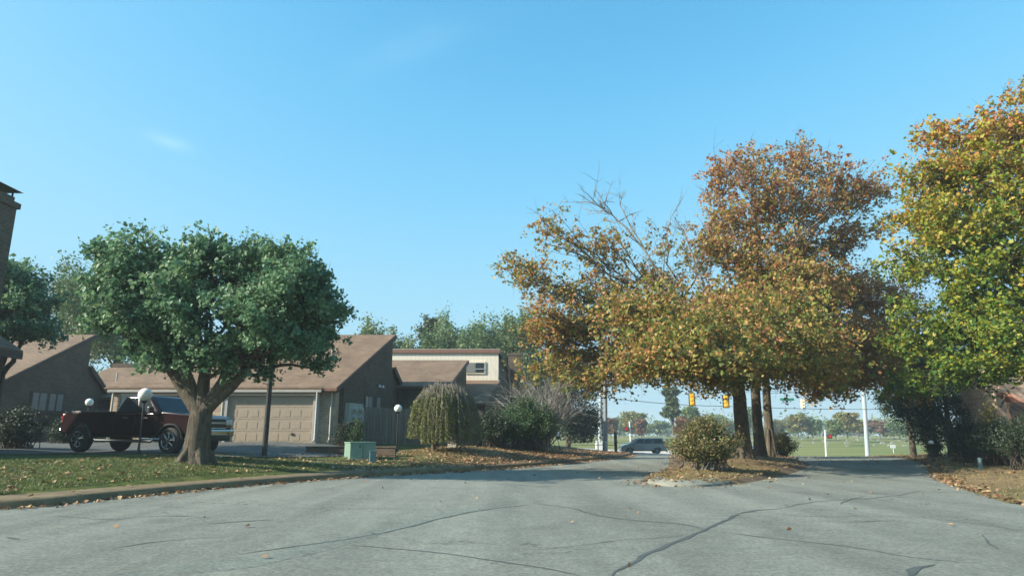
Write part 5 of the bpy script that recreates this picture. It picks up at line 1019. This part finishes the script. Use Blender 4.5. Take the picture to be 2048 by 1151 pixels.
# pedestrian signal posts
def ped_post(px, py, Y, top_py, side, label, topx):
    r, b, t = pole(px, py, Y, top_py, .10, .085, M['white'], 'signal_post', label, 'signal post', topx); MB().lathe((b[0], b[1], b[2]), [(.3, -.1), (.3, .12), (.15, .3), (.14, .4)], 12).build('base', M['white'], r, smooth='auto')
    return r, t
p1, t1 = ped_post(1262, 893, 85, 842, -1, 'left white signal post behind the passing minivan', 1259)
p2, t2 = ped_post(1652, 914, 85, 859, 1, 'right white signal post beyond the right lane', 1650)
def ped_head(px, py, Y, label):
    c = P(px, py, Y); r = thing('pedestrian_signal', tuple(c), label, 'pedestrian signal', 'red pedestrian signals')
    MB().box((c.x, c.y, c.z), (.52, .3, .56)).build('housing', M['black'], r, bevel=.04); MB().box((c.x, c.y - .16, c.z), (.36, .02, .38)).build('lens', M['red'], r, bevel=.03)
    MB().tube([(c.x, c.y + .05, c.z + .2), (c.x + (.45 if px < 1400 else -.45), c.y + .05, c.z + .2)], .03, 6).build('bracket', M['galv'], r)
ped_head(1253, 857, 84.9, 'red-lit pedestrian signal on the left white post'); ped_head(1659, 872, 84.9, 'red-lit pedestrian signal on the right white post')
# hanging vehicle signals
def signal_head(px, py, Y, h, back, mt, label, rot=0.0, d=.0):
    c = P(px, py, Y); r = thing('traffic_signal', (0, 0, 0), label, 'traffic signal', 'three-lens traffic signals', rot=(0, 0, rot)); r.location = c
    w = h * .36; m = MB()
    for i in range(3): m.box((0, 0, (i - 1) * h / 3), (w, w * .7, h / 3 - .02))
    m.build('housing', mt, r, bevel=.03)
    if back: MB().box((0, w * .42, 0), (w * 1.5, .03, h * 1.10)).build('backplate', M['black'], r)
    for i in range(3):
        if back:   # seen from behind: only the dished covers show
            MB().lathe((0, -w * .36, (i - 1) * h / 3), [(w * .30, 0), (w * .26, -.03)], 14, 'y').build('cover', mt, r)
        else:
            MB().lathe((0, -w * .36, (i - 1) * h / 3), [(w * .33, 0), (w * .33, -.02)], 16, 'y').build('lens', M['black'] if i else M['black'], r)
            v = MB(); n = 12; vs = []; fs = []
            for j in range(n + 1):
                a = math.pi * (-.12 + 1.24 * j / n); vs += [(math.cos(a) * w * .37, -w * .36, (i - 1) * h / 3 + math.sin(a) * w * .37), (math.cos(a) * w * .37, -w * .36 - .24, (i - 1) * h / 3 + math.sin(a) * w * .37 + .0)]
            for j in range(n): fs.append((2 * j, 2 * j + 1, 2 * j + 3, 2 * j + 2))
            v.add(vs, fs); o = v.build('visor', mt, r); sm = o.modifiers.new('thickness', 'SOLIDIFY'); sm.thickness = .015
    MB().tube([(0, 0, h / 2 - .02), (0, 0, h / 2 + .30)], .03, 6).build('hanger', M['galv'], r)
    return c
s1 = signal_head(1384, 798, 66, 1.15, True, M['signal'], 'yellow signal head with black backplate above the island bush', R(-12))
s2 = signal_head(1452, 802, 66, 1.15, True, M['signal'], 'yellow signal head partly hidden by the thickest oak trunk', R(-12))
s3 = signal_head(1605, 807, 88, 1.15, False, M['signal_pale'], 'pale signal head hanging right of the oak trunks', R(35))
s4 = signal_head(1207, 781, 84, 1.3, False, M['signal_pale'], 'pale signal head on the tall pale pole at left', R(-20))
c = P(1574, 798, 88); r = thing('street_name_sign', tuple(c), 'long green street name sign hanging between oak trunk and pale signal', 'sign'); MB().box((c.x, c.y, c.z), (1.9, .03, .30), R(3)).build('panel', M['sign_green'], r, bevel=.01); m = MB(); m.box((c.x - .7, c.y, c.z + .25), (.03, .03, .3)); m.box((c.x + .7, c.y, c.z + .25), (.03, .03, .3)); m.build('hangers', M['galv'], r)
# wires
def wire(name, pts, rad, label, sag=.6):
    a = [Vector(p) for p in pts]; path = []
    for p, q in zip(a[:-1], a[1:]):
        for i in range(12): t = i / 12; w = p.lerp(q, t); w.z -= sag * 4 * t * (1 - t); path.append(w)
    path.append(a[-1]); o = MB().tube(path, rad, 5).build(name, M['black'], smooth=True); tag(o, label, 'wire', 'overhead wires')
wire('span_wire', [P(1203, 760, 86), P(1716, 782, 84)], .02, 'upper wire between the two pale poles, holding the signals', .5)
wire('overhead_wire', [P(1080, 792, 75), P(1211, 794, 70), P(1460, 812, 74), P(1880, 816, 80)], .03, 'lower dark wire crossing the sky behind the oak trunks', .2)
wire('overhead_wire', [P(1211, 700, 48), P(1390, 772, 66), P(1452, 779, 66), P(1560, 785, 66), P(1800, 770, 66)], .018, 'thin wire from the grey pole to the two yellow signal heads', .15)
# black pipe barrier and black post
bp = thing('pipe_barrier', gp(1190, 903, 54), 'low black pipe barrier left of the grey pole', 'barrier'); m = MB()
a, b = P(1141, 884, 55), P(1236, 884, 53)
for q in (a, P(1196, 884, 54)): m2 = MB(); m2.tube([(q.x, q.y, gz(q.x, q.y) - .2), (q.x, q.y, P(1141, 876, 54).z)], .035, 8); m2.build('upright', M['black'], bp)
for py in (889, 902): m2 = MB(); m2.tube([P(1141, py, 55), P(1232, py, 53)], .025, 8); m2.build('rail', M['black'], bp)
x, y, z = gp(1232, 906, 50); r = thing('gate_post', (x, y, z), 'thick black gate post left of the passing minivan', 'post'); t = P(1232, 866, 50); MB().tube([(x, y, z - .2), (x, y, t.z)], .115, 10).build('shaft', M['black'], r); MB().sphere((x, y, t.z), .12, 12, 8).build('cap', M['black'], r, smooth=True)
c = P(1784, 876, 120); cg = gz(c.x, 120); r = thing('white_sign', (c.x, 120, cg), 'small white board standing in the cemetery grass', 'sign'); MB().box((c.x, 120, cg + 1.2), (.9, .06, .6)).build('board', M['white'], r); MB().box((c.x, 120, cg + .5), (.07, .07, 1.2)).build('stake', M['white'], r)

# ------------------------------------------------------------------ cemetery headstones
hs = []
for k in range(4):
    m = MB(); w, d_, h = [(.75, .22, .7), (.95, .25, .55), (.55, .2, .85), (1.2, .3, .5)][k]
    pr = [(-w / 2, 0, .1), (-w / 2, 0, h * .8)] + [(-w / 2 * math.cos(math.pi * j / 8), 0, h * .8 + h * .25 * math.sin(math.pi * j / 8)) for j in range(1, 8)] + [(w / 2, 0, h * .8), (w / 2, 0, .1)]
    m.prism(pr, (0, d_, 0)); m.box((0, d_ / 2, .05), (w * 1.25, d_ * 1.7, .14)); me = m.build('headstone', M['headstone']); hs.append(me.data); bpy.data.objects.remove(me)
rr = random.Random(5); n = 0; HL = ['rounded grey headstone in the cemetery grass', 'wide grey headstone in the cemetery grass', 'tall narrow headstone in the cemetery grass', 'low broad headstone in the cemetery grass']
for row in range(8):
    Y = 150 + row * 13
    for i in range(26):
        px = 1095 + (1930 - 1095) * (i + rr.uniform(.1, .9)) / 26
        if rr.random() < .22: continue
        p = P(px, 872, Y + rr.uniform(-1.5, 1.5)); 
        if 17 < p.x < 36 and p.y < 135 and abs(p.x - (18 + (p.y - 84) * .33)) < 4.5: continue
        k = rr.randrange(4); o = bpy.data.objects.new('headstone', hs[k]); col.objects.link(o); o.location = (p.x, p.y, gz(p.x, p.y) - .02); o.rotation_euler = (0, 0, rr.uniform(-.1, .1)); s = rr.uniform(.55, .85); o.scale = (s, s, s); tag(o, HL[k], 'headstone', 'headstones in the cemetery'); n += 1

# ------------------------------------------------------------------ vehicles (local x forward, y left, z up)
def wheel(root, x, y, r, w, side, spokes=6, rr_=.62, mt='rim'):
    ty = MB().lathe((x, y, r), [(r * .62, -w / 2), (r * .90, -w / 2), (r, -w * .36), (r, w * .36), (r * .90, w / 2), (r * .62, w / 2)], 30, 'y').build('wheel', M['rubber'], root, smooth='auto')
    rim = MB(); yo = y + side * w * .42; rim.lathe((x, yo, r), [(r * rr_, -.01), (r * rr_, .01)], 28, 'y'); ty2 = MB()
    d = MB(); d.lathe((x, yo, r), [(r * .60, -.02), (r * .60, .02)], 24, 'y'); d.build('wheel_well_disc', M['black'], ty)
    s = MB(); yy = yo + side * .035
    n = 28; ring = []
    s.lathe((x, yy, r), [(r * .13, -.02), (r * .13, .02)], 14, 'y')
    for k in range(spokes):
        a = 2 * math.pi * k / spokes + .3
        for da in (-.13, .13):
            p0 = (x + math.cos(a) * r * .1, yy, r + math.sin(a) * r * .1); p1 = (x + math.cos(a + da) * r * rr_ * .98, yy, r + math.sin(a + da) * r * rr_ * .98); s.tube([p0, p1], [r * .055, r * .04], 5)
    pts = [(x + math.cos(2 * math.pi * j / n) * r * rr_, yy, r + math.sin(2 * math.pi * j / n) * r * rr_) for j in range(n + 1)]; s.tube(pts, r * .035, 5, False)
    s.build('rim', M[mt], ty, smooth='auto')
def side_profile(pts, arches, k=10):
    """outline in x,z going along the bottom with wheel arches cut; pts: top outline from front-bottom round to rear-bottom"""
    out = []
    x0, z0 = pts[-1]
    for cx, cr, cz in arches:
        for j in range(k + 1):
            a = math.pi - math.pi * j / k; out.append((cx + math.cos(a) * cr, max(z0, cz + math.sin(a) * cr)))
    return out + pts
def body(root, prof, hw, mt, name='body', bevel=.05, taper=None):
    bm = bmesh.new(); L = [bm.verts.new((x, -hw * (taper(x, z) if taper else 1), z)) for x, z in prof]; Rr = [bm.verts.new((x, hw * (taper(x, z) if taper else 1), z)) for x, z in prof]; n = len(prof)
    bm.faces.new(L); bm.faces.new(Rr[::-1])
    for i in range(n): bm.faces.new((L[i], Rr[i], Rr[(i + 1) % n], L[(i + 1) % n])) if (L[i].co - L[(i + 1) % n].co).length > 1e-5 else None
    bmesh.ops.recalc_face_normals(bm, faces=bm.faces[:]); me = bpy.data.meshes.new(name); bm.to_mesh(me); bm.free(); o = link(name, me, mt, root); me.shade_smooth(); me.set_sharp_from_angle(angle=R(38))
    b = o.modifiers.new('bevel', 'BEVEL'); b.width = bevel; b.segments = 3; b.limit_method = 'ANGLE'; b.angle_limit = R(45); return o
def cabin(root, base, top, hb, ht, mt, name='cabin'):
    """base, top: (x rear, x front, z); hb, ht half widths"""
    m = MB(); v = [(base[0], -hb, base[2]), (base[1], -hb * .97, base[2]), (base[1], hb * .97, base[2]), (base[0], hb, base[2]), (top[0], -ht, top[2]), (top[1], -ht * .96, top[2] - .02), (top[1], ht * .96, top[2] - .02), (top[0], ht, top[2])]
    m.add(v, [(0, 1, 2, 3), (4, 5, 6, 7), (0, 1, 5, 4), (1, 2, 6, 5), (2, 3, 7, 6), (3, 0, 4, 7)]); o = m.build(name, mt, root); b = o.modifiers.new('bevel', 'BEVEL'); b.width = .09; b.segments = 4; o.data.shade_smooth(); return [Vector(q) for q in v]
def pane(root, q, u0, u1, v0, v1, lift, name, mt='glass'):
    """glass panel on the quad q = (bottom a, bottom b, top b, top a)"""
    def at(u, v): return (q[0] * (1 - u) + q[1] * u) * (1 - v) + (q[3] * (1 - u) + q[2] * u) * v
    nn = (q[1] - q[0]).cross(q[3] - q[0]).normalized() * lift; p = [at(u0[0], v0) + nn, at(u1[0], v0) + nn, at(u1[1], v1) + nn, at(u0[1], v1) + nn]
    b = MB(); b.add(p, [(0, 1, 2, 3)]); o = b.build(name, M[mt], root); s = o.modifiers.new('thickness', 'SOLIDIFY'); s.thickness = .012; s.offset = 0; return o
# --- pickup
pz = .66
T = thing('pickup_truck', (0, 0, 0), 'dark maroon crew-cab pickup parked in the shade behind the green maple', 'pickup truck', rot=(0, R(0.8), R(-16.7))); T.location = (-13.13, 24.43, pz)
AR = [(-2.0, .53, .44), (1.93, .53, .44)]
prof = side_profile([(2.62, .58), (2.84, .62), (2.90, .95), (2.86, 1.22), (2.70, 1.30), (1.50, 1.40), (1.42, 1.36), (-.50, 1.34), (-.52, 1.38), (-2.78, 1.38), (-2.88, 1.30), (-2.90, .72), (-2.70, .62)], AR)
body(T, prof, .97, M['maroon'], bevel=.055, taper=lambda x, z: 1 - .10 * max(0, (x - 1.9)) - .035 * max(0, z - 1.0) * 2)
cv = cabin(T, (-.62, 1.42, 1.33), (-.28, .72, 1.99), .93, .78, M['maroon'])
rs = (cv[0], cv[1], cv[5], cv[4]); ls = (cv[2], cv[3], cv[7], cv[6])
for q, f in ((rs, 1), (ls, 1)):
    if q is rs: pane(T, q, (.10, .10), (.50, .50), .10, .84, .008, 'window'); pane(T, q, (.54, .54), (.88, .90), .10, .84, .008, 'window')
    else: pane(T, q, (.12, .10), (.46, .46), .10, .84, .008, 'window'); pane(T, q, (.50, .50), (.90, .90), .10, .84, .008, 'window')
pane(T, (cv[1], cv[2], cv[6], cv[5]), (.07, .09), (.93, .91), .08, .90, .008, 'windshield'); pane(T, (cv[3], cv[0], cv[4], cv[7]), (.1, .12), (.9, .88), .12, .85, .008, 'rear_window')
m = MB(); m.box((-1.68, 0, 1.30), (2.1, 1.62, .06)); m.build('bed_cover', M['black'], T)
m = MB()
for s in (-1, 1): m.box((-1.68, s * .90, 1.395), (2.2, .08, .04))
m.build('bed_rail', M['black'], T, bevel=.01)
g_ = MB(); g_.box((2.89, 0, 1.03), (.05, 1.12, .34)); g_ = g_.build('grille', M['black'], T, bevel=.03)
m = MB(); m.box((2.925, 0, 1.05), (.03, 1.14, .07)); m.box((2.925, 0, 1.20), (.03, 1.14, .04)); m.box((2.925, 0, .88), (.03, 1.14, .04)); m.build('grille_bars', M['chrome'], g_, bevel=.01)
for s in (-1, 1):
    h_ = MB(); h_.box((2.80, s * .74, 1.08), (.20, .36, .22), 0); h_.build('headlight', M['lens'], T, bevel=.04); m = MB(); m.box((2.83, s * .74, .93), (.16, .32, .04)); m.build('headlight_trim', M['chrome'], T)
bu = MB(); bu.box((2.94, 0, .72), (.18, 1.80, .24)); bu.build('bumper', M['chrome'], T, bevel=.05); m = MB(); m.box((2.93, 0, .52), (.10, 1.5, .14)); m.build('air_dam', M['black'], T)
for s in (-1, 1): MB().lathe((3.04, s * .62, .70), [(.06, 0), (.06, -.01)], 12, 'y').build('fog_lamp', M['amber'], T)
bu = MB(); bu.box((-2.97, 0, .70), (.16, 1.80, .20)); bu.build('rear_bumper', M['chrome'], T, bevel=.04)
for s in (-1, 1):
    m = MB(); m.box((-2.82, s * .90, 1.12), (.18, .10, .40)); m.build('tail_light', M['red'], T, bevel=.03)
    m = MB(); m.tube([(-1.25, s * .98, .46), (-1.15, s * 1.02, .42), (1.25, s * 1.02, .42), (1.32, s * .98, .48)], .05, 8); m.build('side_step', M['chrome'], T, smooth='auto')
    m = MB(); m.box((1.12, s * 1.08, 1.46), (.12, .22, .22)); m.box((1.12, s * .97, 1.40), (.06, .16, .05)); m.build('mirror', M['black'], T, bevel=.03)
    for hx in (.92, .05): m = MB(); m.box((hx - .1, s * .955, 1.19), (.20, .03, .035)); m.build('door_handle', M['chrome'], T, bevel=.01)
    m = MB()
    for dx in (1.30, .38, -.46): m.box((dx, s * .957, .98), (.012, .03, .66))
    m.build('door_seam', M['black'], T)
    m = MB()
    for cx, cr, cz in AR:
        pts = [(cx + math.cos(a) * (cr + .015), s * .965, cz + math.sin(a) * (cr + .015)) for a in np.linspace(.15, math.pi - .15, 14)]; m.tube(pts, .035, 6)
    m.build('wheel_arch_trim', M['black'], T)
    for cx, _, _ in AR: wheel(T, cx, s * .84, .44, .28, s, 6, .60, 'rim')
m = MB(); m.box((0, 0, .62), (4.6, 1.3, .2)); m.build('chassis', M['black'], T)
# --- minivan
vx, vy = P(1285, 900, 77.5).x, 77.5; vz = float(base_z(vx, vy)) - .02 + .0
Vn = thing('minivan', (0, 0, 0), 'dark grey minivan driving left along the cross street', 'minivan', rot=(0, 0, R(180))); Vn.location = (vx, vy, vz)
AR = [(-1.52, .39, .34), (1.55, .39, .34)]
prof = side_profile([(2.30, .26), (2.52, .34), (2.56, .60), (2.48, .82), (2.20, .96), (1.55, 1.08), (-2.50, 1.10), (-2.56, .95), (-2.58, .40), (-2.42, .28)], AR)
body(Vn, prof, .98, M['van_grey'], bevel=.07, taper=lambda x, z: 1 - .12 * max(0, abs(x) - 1.9) - .05 * max(0, z - .8))
cv = cabin(Vn, (-2.46, 1.66, 1.06), (-2.15, .55, 1.73), .93, .74, M['van_grey'])
rs = (cv[0], cv[1], cv[5], cv[4]); ls = (cv[2], cv[3], cv[7], cv[6])
pane(Vn, rs, (.05, .06), (.36, .36), .12, .84, .01, 'window'); pane(Vn, rs, (.38, .38), (.62, .66), .12, .84, .01, 'window'); pane(Vn, rs, (.64, .69), (.90, .92), .12, .84, .01, 'window')
pane(Vn, ls, (.10, .08), (.36, .31), .12, .84, .01, 'window'); pane(Vn, ls, (.38, .34), (.62, .62), .12, .84, .01, 'window'); pane(Vn, ls, (.64, .64), (.95, .94), .12, .84, .01, 'window')
pane(Vn, (cv[1], cv[2], cv[6], cv[5]), (.06, .08), (.94, .92), .06, .92, .01, 'windshield'); pane(Vn, (cv[3], cv[0], cv[4], cv[7]), (.08, .1), (.92, .9), .15, .85, .01, 'rear_window')
for s in (-1, 1):
    m = MB(); m.box((2.36, s * .78, .80), (.30, .26, .18)); m.build('headlight', M['lens'], Vn, bevel=.05); m = MB(); m.box((-2.50, s * .82, .98), (.14, .26, .22)); m.build('tail_light', M['red'], Vn, bevel=.04)
    m = MB(); m.box((1.15, s * 1.02, 1.12), (.12, .20, .14)); m.build('mirror', M['van_grey'], Vn, bevel=.03)
    m = MB()
    for dx in (1.15, .15, -1.0): m.box((dx, s * .966, .72), (.012, .03, .66))
    m.build('door_seam', M['black'], Vn)
    m = MB(); m.box((0, s * .975, .42), (2.3, .03, .03)); m.build('sill_trim', M['chrome'], Vn)
    for cx, _, _ in AR: wheel(Vn, cx, s * .86, .34, .22, s, 5, .68, 'rim')
m = MB(); m.box((2.55, 0, .66), (.05, 1.0, .14)); m.build('grille', M['black'], Vn, bevel=.02); m = MB(); m.box((0, 0, .36), (4.4, 1.3, .16)); m.build('chassis', M['black'], Vn)
# --- pale car behind the oak trunks
sx, sy = P(1512, 900, 74).x, 73.5
Sc = thing('parked_car', (0, 0, 0), 'pale silver saloon car seen between the oak trunks', 'car', rot=(0, 0, R(180))); Sc.location = (sx, sy, float(base_z(sx, sy)) - .02)
AR = [(-1.38, .37, .33), (1.40, .37, .33)]
prof = side_profile([(2.15, .24), (2.36, .34), (2.38, .62), (2.20, .78), (1.20, .94), (-1.9, .98), (-2.32, .92), (-2.38, .40), (-2.2, .26)], AR)
body(Sc, prof, .90, M['silver'], bevel=.07, taper=lambda x, z: 1 - .12 * max(0, abs(x) - 1.8)); cv = cabin(Sc, (-1.75, 1.25, .93), (-1.0, .30, 1.42), .84, .64, M['silver'])
for q in ((cv[0], cv[1], cv[5], cv[4]), (cv[2], cv[3], cv[7], cv[6])): pane(Sc, q, (.12, .08), (.48, .48), .12, .86, .01, 'window'); pane(Sc, q, (.52, .52), (.88, .92), .12, .86, .01, 'window')
pane(Sc, (cv[1], cv[2], cv[6], cv[5]), (.06, .08), (.94, .92), .06, .92, .01, 'windshield'); pane(Sc, (cv[3], cv[0], cv[4], cv[7]), (.08, .1), (.92, .9), .15, .85, .01, 'rear_window')
for s in (-1, 1):
    m = MB(); m.box((2.22, s * .70, .68), (.26, .26, .14)); m.build('headlight', M['lens'], Sc, bevel=.04); m = MB(); m.box((-2.32, s * .72, .80), (.1, .26, .14)); m.build('tail_light', M['red'], Sc, bevel=.03)
    for cx, _, _ in AR: wheel(Sc, cx, s * .80, .33, .20, s, 5, .64, 'rim')

# ------------------------------------------------------------------ the air
m_h = bpy.data.materials.new('autumn_haze'); m_h.use_nodes = True; nt = m_h.node_tree
for q in list(nt.nodes): nt.nodes.remove(q)
pv = nt.nodes.new('ShaderNodeVolumePrincipled'); pv.inputs['Color'].default_value = (.80, .93, 1, 1); pv.inputs['Density'].default_value = HAZE; pv.inputs['Anisotropy'].default_value = .1
ho = nt.nodes.new('ShaderNodeOutputMaterial'); nt.links.new(pv.outputs[0], ho.inputs['Volume'])
hb = MB().box((0, 1000, 14), (3400, 4200, 44)).build('haze', m_h); tag(hb, kind='stuff')
